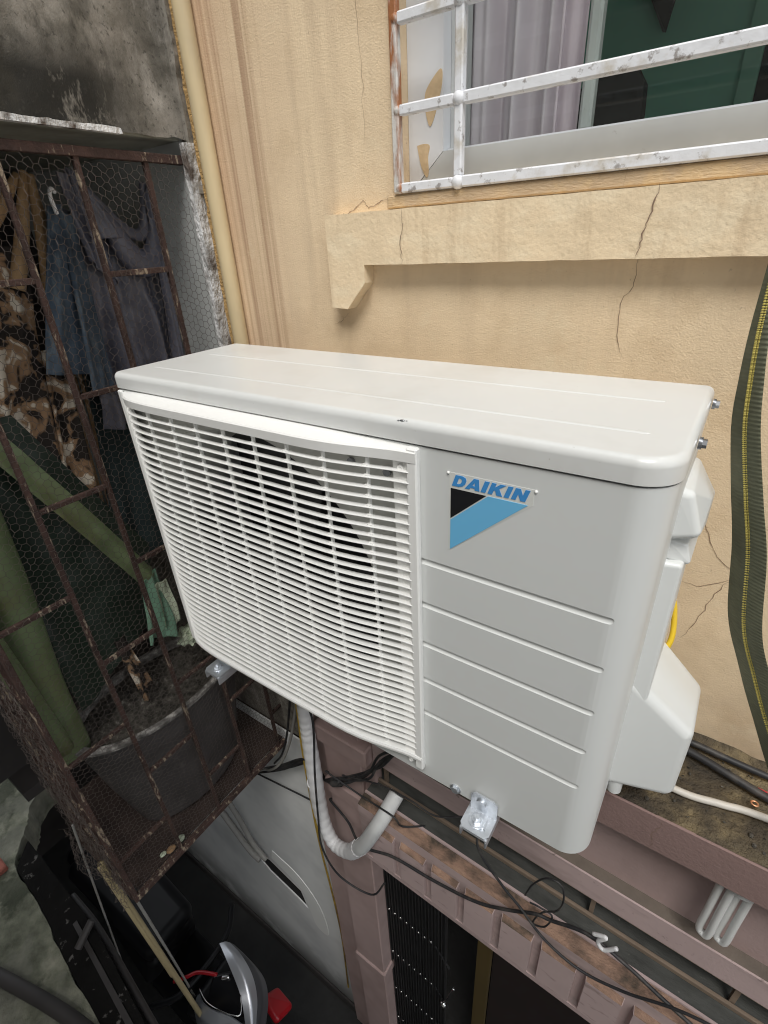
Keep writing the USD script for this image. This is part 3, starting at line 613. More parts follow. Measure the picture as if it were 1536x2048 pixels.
# right side: valve covers
def rhull(pts, r):
    s = trimesh.creation.icosphere(3, r).vertices
    return hull(np.vstack([s + np.array(p) for p in pts]))
def vy(x): return .133 + .30 * (x - .772)
def vz(x): return .174 - 1.0 * (x - .798)
vp = []
for x in (.772, .798, .841):
    for y in (vy(x), .232): vp += [(x, y, .024), (x, y, vz(x))]
obj('valve_cover', rhull(vp, .016), 'ac_ivory', ac, 40)
obj('side_panel', rhull([(.772, .124, .15), (.793, .128, .15), (.795, .236, .15), (.772, .236, .15), (.772, .124, .385), (.791, .128, .385), (.793, .236, .385), (.772, .236, .385)], .005), 'ac_ivory', ac, 40)
obj('handle_lip', rhull([(.776, .13, .395), (.797, .14, .388), (.799, .234, .385), (.776, .13, .412), (.792, .14, .405), (.793, .234, .40)], .004), 'ac_ivory', ac, 40)
obj('handle_cover', rhull([(.775, .124, .428), (.794, .128, .432), (.798, .234, .39), (.775, .124, .470), (.782, .126, .468), (.796, .18, .442), (.798, .234, .428), (.778, .234, .460)], .009), 'ac_ivory', ac, 40)
obj('drain_boss', cat_([cyl((.787, .135, .02), (.787, .135, -.012), .010, 16)]), 'ac_ivory', ac, 30)

# ------------------------------------------------------------------ brackets
for cx_, lab in ((.643, 'galvanised steel bracket arm under the right end of the air conditioner'), (.096, 'galvanised steel bracket arm under the left end of the air conditioner')):
    b = thing('wall_bracket', lab, 'bracket', 'wall brackets under the air conditioner')
    obj('arm', cat_([bx(cx_ - .020, cx_ + .020, -.036, WY - .001, -.0125, -.0095, .0008), bx(cx_ - .020, cx_ - .017, -.036, WY - .001, -.027, -.0128, .0008), bx(cx_ + .017, cx_ + .020, -.036, WY - .001, -.027, -.0128, .0008)]), 'zinc', b)
    obj('wall_plate', bx(cx_ - .022, cx_ + .022, WY - .006, WY - .0012, -.058, -.0275), 'zinc', b)
    tab = cat_([prism(Polygon([(cx_ - .021, .004), (cx_ - .021, -.030), (cx_ - .016, -.036), (cx_ + .016, -.036), (cx_ + .021, -.030), (cx_ + .021, .004)], [[(cx_ + .010 + .0035 * math.cos(a), -.026 + .0035 * math.sin(a)) for a in np.linspace(0, 6.2, 12)]]), 'z', -.0090, -.0068),
                prism([(cx_ - .018, -.0068), (cx_ + .021, -.0068), (cx_ + .021, .024), (cx_ + .016, .030), (cx_ - .012, .030), (cx_ - .018, .024)], 'y', -.0045, -.0022)])
    obj('foot_tab', tab, 'zinc', b)
    obj('bolt', cat_([lathe([(0, 0), (.011, 0), (.011, .0014), (0, .0014)], 24, (cx_ - .002, -.018, -.0068)), cyl((cx_ - .002, -.018, -.0055), (cx_ - .002, -.018, -.0005), .0075, 6), cyl((cx_ - .002, -.018, -.001), (cx_ - .002, -.018, .004), .004, 10)]), 'zinc', b, 30)
    obj('bolt', cat_([cyl((cx_ - .002, -.0045, .014), (cx_ - .002, -.0075, .014), .0075, 14)]), 'zinc', b, 30)

# ------------------------------------------------------------------ pipes and cables
ip = thing('insulated_pipe', 'white tape wrapped coolant pipe looping from the unit into the shop front', 'pipe')
pa = catmull([(.106, .19, -.05), (.105, .18, -.16), (.105, .17, -.258), (.104, .165, -.343), (.107, .16, -.411), (.111, .155, -.523), (.113, .15, -.647), (.127, .145, -.745), (.161, .14, -.799), (.222, .135, -.766), (.272, .131, -.683)], 16)
s_ = np.linspace(0, 1, len(pa))
obj('wrapped_run', tube(pa, .0185 + .0016 * np.abs(np.sin(s_ * 95)) + .0015 * np.sin(s_ * 14), 14, 0), 'wrap_white', ip, 50)
obj('elbow', tube([(.262, .132, -.700), (.285, .127, -.655), (.325, .130, -.555), (.342, .146, -.510), (.349, .168, -.486), (.353, .192, -.470)], [.0205, .0195, .0190, .0190, .0190, .0190], 16), 'pvc_grey', ip, 50)
obj('tape_end', tube([(.235, .134, -.748), (.262, .132, -.70)], [.0215, .0220], 14, 0), 'wrap_white', ip, 50)
obj('cable_tie', tube([(.126, .142, -.565), (.105, .134, -.572), (.092, .148, -.565), (.10, .17, -.56)], .003, 6), 'wrap_white', ip, True)

def cable(name, pts, r, m, label, cat='cable', n=8, group=None):
    group = group or {'black_cable': 'black cables strung along the shop front', 'black_hose': 'black cables on the canopy slab', 'hanging_wire': 'wires hanging below the cage'}.get(name)
    return tag(obj(name, tube(pts, r, n), m, None, True), label, cat, group)
yel = [(.05, .19, -.10), (.036, .2, -.309), (.021, .209, -.443), (.002, .217, -.593), (-.015, .226, -.862), (-.025, .234, -1.143), (-.018, .243, -1.527), (-.023, .251, -1.88), (-.05, .255, -2.4)]
t = thing('yellow_cable', 'pair of thin yellow cables hanging down beside the wrapped pipe', 'cable')
obj('strand', tube(yel, .0036, 8), 'cable_yellow', t, True)
obj('strand', tube([(x + .006, y - .002, z) for x, y, z in yel[:6]], .0032, 8), 'cable_yellow', t, True)
cable('black_cable', [(.13, .128, -.08), (.144, .13, -.18), (.162, .134, -.255), (.159, .134, -.331), (.146, .127, -.475), (.134, .121, -.667), (.130, .118, -.815), (.169, .130, -.943), (.268, .150, -.969), (.316, .16, -.865)], .0028, 'cable_black', 'thin black cable trailing over the front of the wrapped pipe and looping below it')
cb = thing('cable_bundle', 'thick bundle of black wires strung across the pink pilaster behind the pipe', 'cable bundle')
bp = np.array([(-.414, .24, -1.039), (-.144, .23, -.797), (.024, .22, -.621), (.099, .200, -.619), (.178, .186, -.548), (.277, .180, -.438), (.334, .18, -.346), (.384, .18, -.261)])
for k in range(6):
    off = nrng.normal(0, .007, bp.shape); off[:, 1] = -abs(off[:, 1])
    obj('wire', tube(bp + off, .0030 + .001 * rng.random(), 7), 'cable_black', cb, True)
obj('tape_wrap', tube([(.15, .182, -.578), (.178, .180, -.552)], .013, 10, 0), 'cable_black', cb, True)
obj('tape_wrap', tube([(.045, .205, -.624), (.075, .20, -.622)], .012, 10, 0), 'cable_black', cb, True)
cable('black_cable', [(.150, .170, -.52), (.168, .15, -.483), (.271, .15, -.49), (.374, .140, -.469), (.392, .15, -.507), (.43, .19, -.53)], .0022, 'cable_black', 'black cable from the bundle tied over the mouth of the white pipe')
cable('black_cable', [(.20, .175, -.50), (.218, .16, -.47), (.326, .163, -.421), (.408, .165, -.412), (.471, .168, -.419), (.53, .19, -.40)], .0020, 'cable_black', 'black wire running from the bundle along under the pink beam')
cable('black_cable', [(.115, .195, -.70), (.123, .186, -.694), (.20, .165, -.69), (.275, .128, -.672), (.373, .13, -.625), (.488, .130, -.604), (.59, .13, -.572), (.658, .134, -.53), (.714, .138, -.484), (.744, .14, -.475), (.81, .138, -.438), (.882, .135, -.453), (.952, .13, -.478), (1.1, .12, -.52)], .0034, 'cable_black', 'long black cable lying along the pink cornice above the raised panels')
cable('black_cable', [(.585, .16, -.30), (.59, .125, -.349), (.642, .125, -.426), (.686, .125, -.468), (.742, .125, -.526), (.813, .125, -.549), (.889, .125, -.521), (.993, .125, -.452), (1.2, .12, -.40)], .0026, 'cable_black', 'black wire slanting down from the right bracket across the cornice')
cable('wire_coil', [(.689, .14, -.445), (.700, .14, -.392), (.722, .14, -.345), (.748, .14, -.340), (.757, .14, -.383), (.750, .14, -.43), (.726, .14, -.467), (.712, .14, -.526), (.735, .14, -.512), (.744, .14, -.459), (.72, .14, -.455), (.70, .14, -.46)], .0018, 'cable_black', 'loose loop of thin black wire hanging at the cornice', 'wire')
cable('wire_hook', [(.816, .128, -.404), (.836, .126, -.388), (.826, .126, -.415), (.838, .126, -.430), (.856, .128, -.404)], .0036, 'wrap_white', 'white bent wire hook caught on the cornice', 'hook')
cable('grey_cable', [(.03, .215, -.20), (.02, .22, -.338), (-.013, .22, -.477), (-.06, .22, -.618), (-.119, .22, -.746), (-.189, .22, -.838), (-.24, .22, -.86)], .0044, 'cable_grey', 'grey cable curving from behind the unit to the foot of the cage')
cable('black_cable', [(-.005, .23, -.25), (-.018, .23, -.369), (-.051, .23, -.512), (-.083, .23, -.623), (-.122, .23, -.723), (-.17, .23, -.80)], .0034, 'cable_black', 'black cable curving down beside the grey cable to the cage')
cable('black_cable', [(-.42, .235, -1.0), (-.374, .24, -.993), (-.196, .24, -.943), (-.027, .24, -.897), (.0, .235, -.89)], .0030, 'cable_black', 'straight black wire crossing the pale alley wall below the cage')
# on the canopy slab
cable('black_hose', [(.62, .300, -.052), (.70, .304, -.052), (.80, .308, -.052), (.873, .312, -.050), (.983, .308, -.052), (1.4, .300, -.052)], .0055, 'cable_black', 'black cable on the canopy slab, nearest the yellow wall')
cable('black_hose', [(.62, .288, -.053), (.80, .298, -.053), (.873, .295, -.053), (.983, .268, -.053), (1.2, .22, -.053)], .0065, 'cable_black', 'thicker black hose across the middle of the canopy slab')
cable('white_cable', [(.62, .24, -.055), (.75, .226, -.055), (.867, .214, -.055), (.925, .224, -.055), (.984, .235, -.055), (1.2, .25, -.055)], .0055, 'cable_white', 'off white cable lying on the canopy slab')
cable('yellow_lead', [(.786, .26, .285), (.790, .268, .262), (.800, .262, .235), (.806, .245, .20), (.80, .235, .17)], .0038, 'bright_yellow', 'short bright yellow lead emerging behind the valve cover', 'cable')
tag(obj('copper_scrap', cat_([tube([(.966 + .0045 * math.cos(a), .252 + .004 * math.sin(a), -.056) for a in np.linspace(0, 6.28, 14)], .0016, 6, 0)]), 'copper', None, True), 'small copper ring dropped on the canopy slab', 'scrap')
tag(obj('red_plug', cyl((.968, .277, -.0545), (.980, .276, -.0545), .0042, 10), 'plastic_red', None, 30), 'small red plastic plug lying on the canopy slab', 'scrap')
gv = []
for i in range(110):
    x, y = rng.uniform(.80, 1.05), rng.uniform(.18, .335); s = rng.uniform(.0012, .0035)
    m = trimesh.creation.icosphere(0, s); m.apply_scale((1, rng.uniform(.5, 1.5), .6)); m.apply_translation((x, y, -.0625)); gv.append(m)
tag(obj('slab_grit', cat_(gv), 'soil'), 'grit and crumbs scattered on the canopy slab', 'grit', kind='stuff')

# ------------------------------------------------------------------ webbing strap
st = thing('webbing_strap', 'dark green woven strap with a yellow centre stripe hanging by the wall', 'strap')
cl = catmull([(.794, .225, .80), (.800, .215, .70), (.8035, .20, .62), (.8085, .2, .569), (.816, .2, .519), (.835, .2, .446), (.852, .2, .384), (.872, .2, .286), (.899, .2, .219), (.930, .2, .15), (.99, .2, .03), (1.06, .2, -.05)], 40)
wl = np.interp(np.linspace(0, 1, len(cl)), np.linspace(0, 1, 12), [.006, .010, .016, .021, .026, .030, .033, .035, .036, .036, .036, .036]) / 2
tg = np.gradient(cl, axis=0); tg /= np.linalg.norm(tg, axis=1, keepdims=True)
nr = np.stack([tg[:, 2], np.zeros(len(cl)), -tg[:, 0]], 1); nr = np.where(nr[:, :1] < 0, -nr, nr)
us = np.linspace(-1, 1, 9)
arc_ = np.r_[0, np.cumsum(np.linalg.norm(np.diff(cl, axis=0), axis=1))]
wea = 0 * arc_
Pg_ = cl[:, None] + us[None, :, None] * wl[:, None, None] * nr[:, None] + np.array([0, 1, 0]) * (-.004 * (1 - us[None, :, None] ** 2) + wea[:, None, None] - .02 * us[None, :, None] * np.sin(np.linspace(0, 2.5, len(cl)))[:, None, None])
# finer rows so the weave reads
def resample(P, m):
    t0 = np.linspace(0, 1, len(P)); t1 = np.linspace(0, 1, m)
    return np.stack([[np.interp(t1, t0, P[:, j, c]) for c in range(3)] for j in range(P.shape[1])], 0).transpose(2, 0, 1)
Pf = resample(Pg_, 1400); arcf = np.interp(np.linspace(0, 1, 1400), np.linspace(0, 1, len(arc_)), arc_)
Pf[:, :, 1] += (.00035 * np.sin(arcf / .0046 * 2 * np.pi))[:, None]
back = Pf[:, ::-1] + np.array([0, .0018, 0])
obj('webbing', sheet(np.concatenate([Pf, back, Pf[:, :1]], 1)), 'strap_green', st, 40)
mid = Pf[:, 4]; sv = []
for k in range(0, 1400, 4):
    for s in (-1, 1):
        m = trimesh.creation.icosphere(0, .0013); m.apply_scale((1.1, .5, .9)); m.apply_translation(mid[k] + nr[min(k * len(cl) // 1400, len(cl) - 1)] * s * .0013 + np.array([0, -.0012, 0])); sv.append(m)
tag(obj('stripe_stitching', cat_(sv), 'strap_yellow', st, True), kind='stuff')

# ------------------------------------------------------------------ neighbour building on the left
XN = -.13
nb = thing('neighbour_house', 'dark mossy concrete house wall with an open bay on the left', 'building')
yy, zz = np.meshgrid(np.arange(-1.6, .3401, .009), np.arange(.884, 2.6, .009), indexing='ij')
pn = np.stack([yy * 9, zz * 9, yy * 0], -1)
xx = XN + .014 * (meshkit.fbm(pn, 4, 2) - .5) + .003 * (meshkit.fbm(pn * 5, 3, 9) - .5)
low = zz[:, 0].copy()
zz2 = zz.copy(); zz2[:, 0] += .008 * (meshkit.fbm(np.stack([yy[:, 0] * 40, yy[:, 0] * 0, yy[:, 0] * 0], -1), 3, 4) - .5)
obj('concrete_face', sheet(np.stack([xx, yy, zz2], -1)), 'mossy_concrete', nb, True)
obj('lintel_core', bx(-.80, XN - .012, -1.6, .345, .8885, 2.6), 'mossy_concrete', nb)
obj('soffit', bx(-.62, XN - .008, -1.6, .318, .882, .8884), 'soffit_grey', nb)
# chipped white edge of the lintel
ce = [(y, .886 + .0045 * max(0, meshkit.fbm(np.array([[y * 60, 3.1, 0]]), 3, 6)[0] - .38) + .0015) for y in np.arange(-.6, .2, .006)]
obj('chipped_edge', prism(Polygon(ce + [(.2, .880), (-.6, .880)]), 'x', XN - .006, XN + .006), 'chipped_white', nb)
obj('jamb', bx(-.80, XN - .009, .3182, .345, .12, .8884), 'jamb_plaster', nb)
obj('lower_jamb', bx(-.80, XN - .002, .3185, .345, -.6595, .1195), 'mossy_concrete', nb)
cz = np.arange(-.05, .884, .008)
c1 = [(XN - .004 + .004 * meshkit.fbm(np.array([[z * 35, 8.8, 0]]), 4, 11)[0], z) for z in cz]
c2 = [(-.122 + .008 * meshkit.fbm(np.array([[z * 28, 4.4, 0]]), 4, 12)[0], z) for z in cz]
obj('broken_arris', prism(Polygon(c1 + c2[::-1]), 'y', .312, .3395), 'chipped_white', nb)
cz = np.arange(.80, 2.6, .01)
c1 = [(XN - .01, z) for z in cz]; c2 = [(-.118 + .010 * (meshkit.fbm(np.array([[z * 30, 4.1, 0]]), 4, 14)[0] - .5), z) for z in cz]
obj('broken_corner', prism(Polygon(c1 + c2[::-1]), 'y', .326, .3385), 'mossy_concrete', nb)
obj('bay_back', bx(-.85, -.8005, -1.6, .345, -.72, 1.2), 'room_dark', nb)
obj('bay_side', bx(-.85, XN - .02, -1.62, -1.6, -.76, 2.6), 'room_dark', nb)
obj('bay_floor', bx(-.85, -.70, -.29, .318, -.76, -.72), 'room_dark', nb)
obj('lower_wall', bx(-2.3, -2.2, -3.0, .27, GZ, -.76), 'room_dark', nb)

# ------------------------------------------------------------------ cage
XC = -.142
cg = thing('balcony_cage', 'rusty iron balcony cage covered with chicken wire', 'cage')
ys = [-.262, -.128, .001, .117, .240, .305]
CB, CT = -.705, .850
for i, y in enumerate(ys):
    w = .0055 if i in (0,) else .0045
    z1 = CT if i != 5 else .20
    obj('upright', bx(XC - w, XC + w, y - w, y + w, CB, z1, .001), 'rust_bar', cg)
obj('rail', bx(XC - .007, XC + .007, -1.2, .318, CT - .004, CT + .010, .001), 'rust_bar', cg)
obj('rail', bx(XC - .008, XC + .008, -.268, .318, CB - .012, CB + .004, .001), 'rust_bar', cg)
lev = [.678, .492, .324, .146, -.03, -.205, -.38, -.555]
for k, z in enumerate(lev):
    for i in range(5):
        if (i + k) % 2 == 1:
            obj('cross_bar', bx(XC - .0042, XC + .0042, ys[i] + .0046, ys[i + 1] - .0046, z - .0048, z + .0048, .001), 'rust_bar', cg)
    # side face toward the camera
for j in range(1, 5):
    x = XC - j * .062
    obj('side_upright', bx(x - .0045, x + .0045, -.266, -.257, CB, .85, .001), 'rust_bar', cg)
for z in lev: obj('side_bar', bx(XC - .25, XC - .0058, -.266, -.258, z - .0045, z + .0045), 'rust_bar', cg)
obj('side_rail', bx(XC - .27, XC - .009, -.270, -.254, CB - .012, CB + .004), 'rust_bar', cg)
for j in range(5):
    y = -.20 + j * .105
    obj('floor_bar', bx(XC - .40, XC - .009, y - .005, y + .005, CB - .008, CB + .002), 'rust_bar', cg)
obj('floor_sheet', bx(XC - .402, XC - .0095, -.25, .316, CB + .003, CB + .006), 'floor_rust', cg)
def hexmesh(u0, u1, v0, v1, s, place, r, seed, bulge=.006, drop=lambda u, v: False):
    g = np.random.default_rng(seed)
    h = s; w = s * 1.05                       # cell height (along v) and column pitch
    cols = int((u1 - u0) / (w * .78)) + 2; rows = int((v1 - v0) / h) + 2
    # explicit honeycomb: centres on a staggered lattice
    edges = set(); pos = {}
    R = s / math.sqrt(3)
    for i in range(cols):
        for j in range(rows):
            cu, cv = u0 + i * 1.5 * R, v0 + j * s + (s / 2 if i % 2 else 0)
            vs = []
            for k in range(6):
                a = k * math.pi / 3
                key = (round((cu + R * math.cos(a)) / s * 20), round((cv + R * math.sin(a)) / s * 20))
                for dk in ((0, 0), (1, 0), (-1, 0), (0, 1), (0, -1)):
                    if (key[0] + dk[0], key[1] + dk[1]) in pos: key = (key[0] + dk[0], key[1] + dk[1]); break
                if key not in pos:
                    u, v = cu + R * math.cos(a), cv + R * math.sin(a)
                    pos[key] = (u + g.normal(0, s * .07), v + g.normal(0, s * .07), g.normal(0, .0012))
                vs.append(key)
            for k in range(6):
                e = tuple(sorted((vs[k], vs[(k + 1) % 6]))); edges.add(e)
    A = []; B = []
    for a, b in sorted(edges):
        pa_, pb_ = pos[a], pos[b]
        if not (u0 <= pa_[0] <= u1 and u0 <= pb_[0] <= u1 and v0 <= pa_[1] <= v1 and v0 <= pb_[1] <= v1): continue
        if drop((pa_[0] + pb_[0]) / 2, (pa_[1] + pb_[1]) / 2): continue
        A.append(pa_); B.append(pb_)
    A, B = np.array(A), np.array(B)
    def lift(q): return q[:, 2] + bulge * (meshkit.noise(np.stack([q[:, 0] * 12, q[:, 1] * 12, q[:, 0] * 0 + seed], -1), seed) - .3)
    PA, PB = place(A[:, 0], A[:, 1], lift(A)), place(B[:, 0], B[:, 1], lift(B))
    d_ = PB - PA; d_ /= np.linalg.norm(d_, axis=1, keepdims=True) + 1e-12
    up = np.where(np.abs(d_[:, :1]) < .9, [[1., 0, 0]], [[0, 1., 0]])
    e1_ = np.cross(d_, up); e1_ /= np.linalg.norm(e1_, axis=1, keepdims=True); e2_ = np.cross(d_, e1_)
    V = []; n_ = len(A)
    for P in (PA, PB):
        for k in range(3):
            a = k * 2 * math.pi / 3; V.append(P + r * (math.cos(a) * e1_ + math.sin(a) * e2_))
    V = np.stack(V, 1).reshape(-1, 3); base = np.arange(n_)[:, None] * 6
    f = []
    for k in range(3):
        k2 = (k + 1) % 3; f.append(base + np.array([[k, k2, 3 + k2]])); f.append(base + np.array([[k, 3 + k2, 3 + k]]))
    return trimesh.Trimesh(V, np.vstack(f), process=False)
mesh1 = hexmesh(-.268, .316, CB, .845, .0132, lambda u, v, w: np.stack([XC + .0065 + w, u, v], -1), .00042, 3)
mesh2 = hexmesh(XC - .26, XC, CB, .70, .0135, lambda u, v, w: np.stack([u, -.270 - w * 2, v], -1), .00045, 5)
mesh3 = hexmesh(XC - .26, XC, CB - .03, CB + .10, .0150, lambda u, v, w: np.stack([u, -.277 - w * 3, v], -1), .0005, 8, .02)
for m in (mesh1, mesh2, mesh3): tag(obj('chicken_wire', m, 'wire', cg), kind='stuff')

# ------------------------------------------------------------------ things in the cage
def drape(tl, tr, bl, br, folds, amp, mx_=(60, 40), seed=0, taper=.3, nx=(1, 0, 0), gather=0.):
    u, v = np.meshgrid(np.linspace(0, 1, mx_[0]), np.linspace(0, 1, mx_[1]), indexing='ij')
    tl, tr, bl, br = map(np.array, (tl, tr, bl, br))
    P = (1 - v)[..., None] * ((1 - u)[..., None] * tl + u[..., None] * tr) + v[..., None] * ((1 - u)[..., None] * bl + u[..., None] * br)
    f = np.sin(2 * np.pi * folds * u + seed + 1.3 * np.sin(3 * v + seed)) + .5 * np.sin(2 * np.pi * folds * 1.9 * u + 2 * seed + 2 * v)
    f = f * (taper + (1 - taper) * v) * amp + amp * 1.5 * (meshkit.fbm(P * 14, 3, int(seed * 7) + 1) - .5)
    return P + f[..., None] * np.array(nx)
def cloth(name, P, m, parent=None):
    back = P[:, ::-1] + np.array([-.003, 0, 0])
    full = np.concatenate([P, back, P[:, :1]], 1)
    return obj(name, sheet(full), m, parent, True)
jk = thing('grey_jacket', 'charcoal grey jacket draped between pegs inside the cage', 'jacket')
cloth('body', drape((-.285, .125, .80), (-.285, .314, .70), (-.28, .10, .38), (-.28, .314, .36), 2.6, .019, seed=1.), 'cloth_charcoal', jk)
cloth('flap', drape((-.262, .145, .84), (-.262, .172, .835), (-.252, .150, .70), (-.250, .195, .655), 1.4, .008, seed=2.), 'cloth_charcoal', jk)
cloth('lapel', drape((-.262, .165, .845), (-.262, .178, .84), (-.252, .165, .735), (-.250, .225, .735), 1.1, .006, seed=3.), 'cloth_charcoal', jk)
for pts, r in (([(-.27, .165, .845), (-.27, .20, .805), (-.27, .235, .765), (-.27, .263, .742), (-.27, .290, .745), (-.27, .308, .79), (-.27, .314, .83)], [.004, .006, .007, .008, .010, .009, .006]),
               ([(-.262, .185, .80), (-.262, .215, .76), (-.262, .235, .715), (-.262, .258, .690), (-.262, .285, .695), (-.262, .305, .735), (-.268, .314, .80)], [.006, .012, .018, .021, .019, .012, .006])):
    obj('fold', tube(pts, r, 14, 10, 1.3), 'cloth_charcoal', jk, True)
cloth('side', drape((-.255, .300, .80), (-.255, .314, .83), (-.255, .270, .40), (-.255, .300, .40), .8, .008, seed=4.), 'cloth_charcoal', jk)
jn = thing('blue_trousers', 'faded dark blue trousers hanging inside the cage', 'trousers')
cloth('leg', drape((-.262, .115, .79), (-.262, .14, .79), (-.252, .012, .52), (-.252, .10, .50), 1.1, .010, seed=5.), 'cloth_navy', jn)
cloth('leg', drape((-.258, .125, .78), (-.256, .15, .77), (-.243, .075, .47), (-.245, .125, .46), .9, .010, seed=6.), 'cloth_navy', jn)
obj('hook', tube([(-.25, .118, .775), (-.245, .113, .80), (-.25, .12, .812), (-.255, .128, .808)], .0035, 8), 'wrap_white', jn, True)
tg_ = thing('teal_cloth', 'dark teal cloth hanging low behind the grey plank', 'cloth')
cloth('sheet', drape((-.34, .12, .50), (-.34, .31, .50), (-.34, .05, .05), (-.34, .30, -.02), 2.5, .010, seed=7.), 'cloth_teal', tg_)
cm = thing('camouflage_trousers', 'brown and cream camouflage trousers hanging at the left of the cage', 'trousers')
cloth('leg', drape((-.34, .02, .73), (-.34, .085, .73), (-.33, -.10, .36), (-.33, .01, .34), 1.4, .014, seed=8.), 'cloth_camo', cm)
cloth('leg', drape((-.33, .05, .55), (-.33, .085, .55), (-.32, -.02, .22), (-.32, .05, .20), 1.2, .012, seed=9.), 'cloth_camo', cm)
tn = thing('tan_cloth', 'tan brown cloth tied in long folds at the upper left of the cage', 'cloth')
for i, (a, b) in enumerate((((-.33, .132, .84), (-.32, .085, .60)), ((-.335, .125, .845), (-.33, .045, .66)), ((-.34, .115, .84), (-.34, .0, .72)), ((-.34, .135, .83), (-.33, .11, .58)))):
    mid_ = [(a[k] + b[k]) / 2 + (.008 if k == 0 else 0) for k in range(3)]
    obj('fold', tube([a, mid_, b], [.007, .012, .014], 10, 8), 'cloth_tan', tn, True)
ts = thing('wood_strips', 'thin tan wood strips standing behind the camouflage trousers', 'wood strip')
for i in range(5):
    y = .06 + i * .012
    obj('strip', tube([(-.37, y + .03, .55), (-.36, y, .16 + .02 * (i % 2))], .004, 6, 0), 'wood_strip', ts)
pk = thing('grey_plank', 'narrow grey board leaning upright inside the cage', 'board')
obj('board', hull([(x, y, z) for x in (-.385, -.375) for y, z in ((.125, .60), (.175, .60), (.130, .165), (.063, .150))]), 'plank_grey', pk)
rl = thing('green_roll', 'rolled olive green plastic sheet standing in the tub', 'roll')
obj('roll', tube([(-.30, -.205, -.33), (-.285, -.20, -.10), (-.275, -.185, .12), (-.27, -.175, .34)], [.038, .036, .036, .036], 20, 8), 'green_sheet', rl, True)
obj('roll', tube([(-.245, -.232, -.25), (-.24, -.245, -.02), (-.235, -.255, .16), (-.23, -.262, .26)], [.022, .020, .016, .012], 16, 8), 'green_sheet', rl, True)
cloth('loose_sheet', drape((-.31, -.19, .48), (-.31, -.13, .47), (-.29, -.16, -.22), (-.28, .10, -.10), 1.0, .014, seed=12.), 'green_sheet_dark', rl)
ds = thing('green_awning', 'dark green folded awning sheet slanting across the cage', 'sheet')
cloth('fold', drape((-.26, -.15, .46), (-.26, -.10, .46), (-.22, .035, .035), (-.22, .075, .06), .6, .012, seed=13.), 'green_sheet', ds)
cloth('fold', drape((-.28, -.13, .46), (-.28, -.06, .46), (-.25, .055, .05), (-.25, .10, .10), .6, .012, seed=14.), 'green_sheet_dark', ds)
gb = thing('green_bag', 'crumpled green plastic bag resting on the soil of the tub', 'bag')
cloth('bag_sheet', drape((-.21, .03, .045), (-.21, .075, .06), (-.20, -.005, -.10), (-.20, .065, -.12), 1.2, .012, seed=15.), 'green_bag', gb)
cloth('bag_sheet', drape((-.205, .055, .03), (-.205, .085, .03), (-.195, .045, -.09), (-.195, .085, -.085), 1., .008, seed=16.), 'pale_green', gb)
pp = thing('pale_paper', 'crumpled pale green sheet on the rim of the tub', 'paper')
m = trimesh.creation.icosphere(3, 1.0); v = np.array(m.vertices); v *= (.75 + .7 * np.abs(meshkit.fbm(v * 2.2, 3, 21) - .5) * 2)[:, None]; v = np.round(v * 3.2) / 3.2 * .5 + v * .5
m.vertices = v * [.030, .034, .028] + [-.205, .105, -.155]
obj('crumple', m, 'pale_green', pp)
tb = thing('soil_tub', 'black round plastic tub filled with soil at the bottom of the cage', 'tub')
TC = (-.286, .022, 0); zt, zb, rt, rb = -.300, -.690, .158, .106
def oval(m, sx=.83, sy=1.50):
    v = np.array(m.vertices); v[:, 0] = TC[0] + (v[:, 0] - TC[0]) * sx; v[:, 1] = TC[1] + (v[:, 1] - TC[1]) * sy; m.vertices = v; return m
obj('tub_wall', oval(lathe([(0, zb), (rb - .006, zb), (rb, zb + .008), (rb + (rt - rb) * .5, (zt + zb) / 2), (rt - .006, zt - .012)], 64, TC)), 'tub_black', tb, 40)
obj('tub_rim', oval(lathe([(rt - .007, zt - .014), (rt + .001, zt - .010), (rt + .003, zt), (rt - .002, zt + .003), (rt - .012, zt + .002), (rt - .016, zt - .02)], 64, TC)), 'tub_rim', tb, 40)
th = np.linspace(0, 2 * np.pi, 65); rs = np.linspace(.001, rt - .013, 24); RR, TT = np.meshgrid(rs, th, indexing='ij')
sp = np.stack([TC[0] + .83 * RR * np.cos(TT), TC[1] + 1.50 * RR * np.sin(TT), zt - .022 + 0 * RR], -1); sp[..., 2] += .03 * (meshkit.fbm(sp * 30, 4, 5) - .5)
obj('soil', sheet(sp), 'soil', tb, True)
cdm = thing('camouflage_scrap', 'camouflage cloth scrap standing on the tub soil', 'cloth')
cloth('scrap', drape((-.27, -.045, -.10), (-.27, -.02, -.09), (-.265, -.035, -.30), (-.265, .005, -.29), 1.0, .010, seed=18.), 'cloth_camo', cdm)
for i, (x, y, z, s, mm) in enumerate(((-.16, -.115, -.695, .010, 'pale_green'), (-.165, -.165, -.694, .007, 'pale_green'), (-.16, -.145, -.697, .010, 'wood_strip'))):
    m = trimesh.creation.icosphere(1, s); m.apply_scale((1, 1.3, .5)); v = np.array(m.vertices); m.apply_translation((x, y, z))
    tag(obj('litter', m, mm), ('larger pale scrap', 'smaller pale scrap', 'tan scrap')[i] + ' of litter on the floor of the cage', 'litter', 'litter on the cage floor')

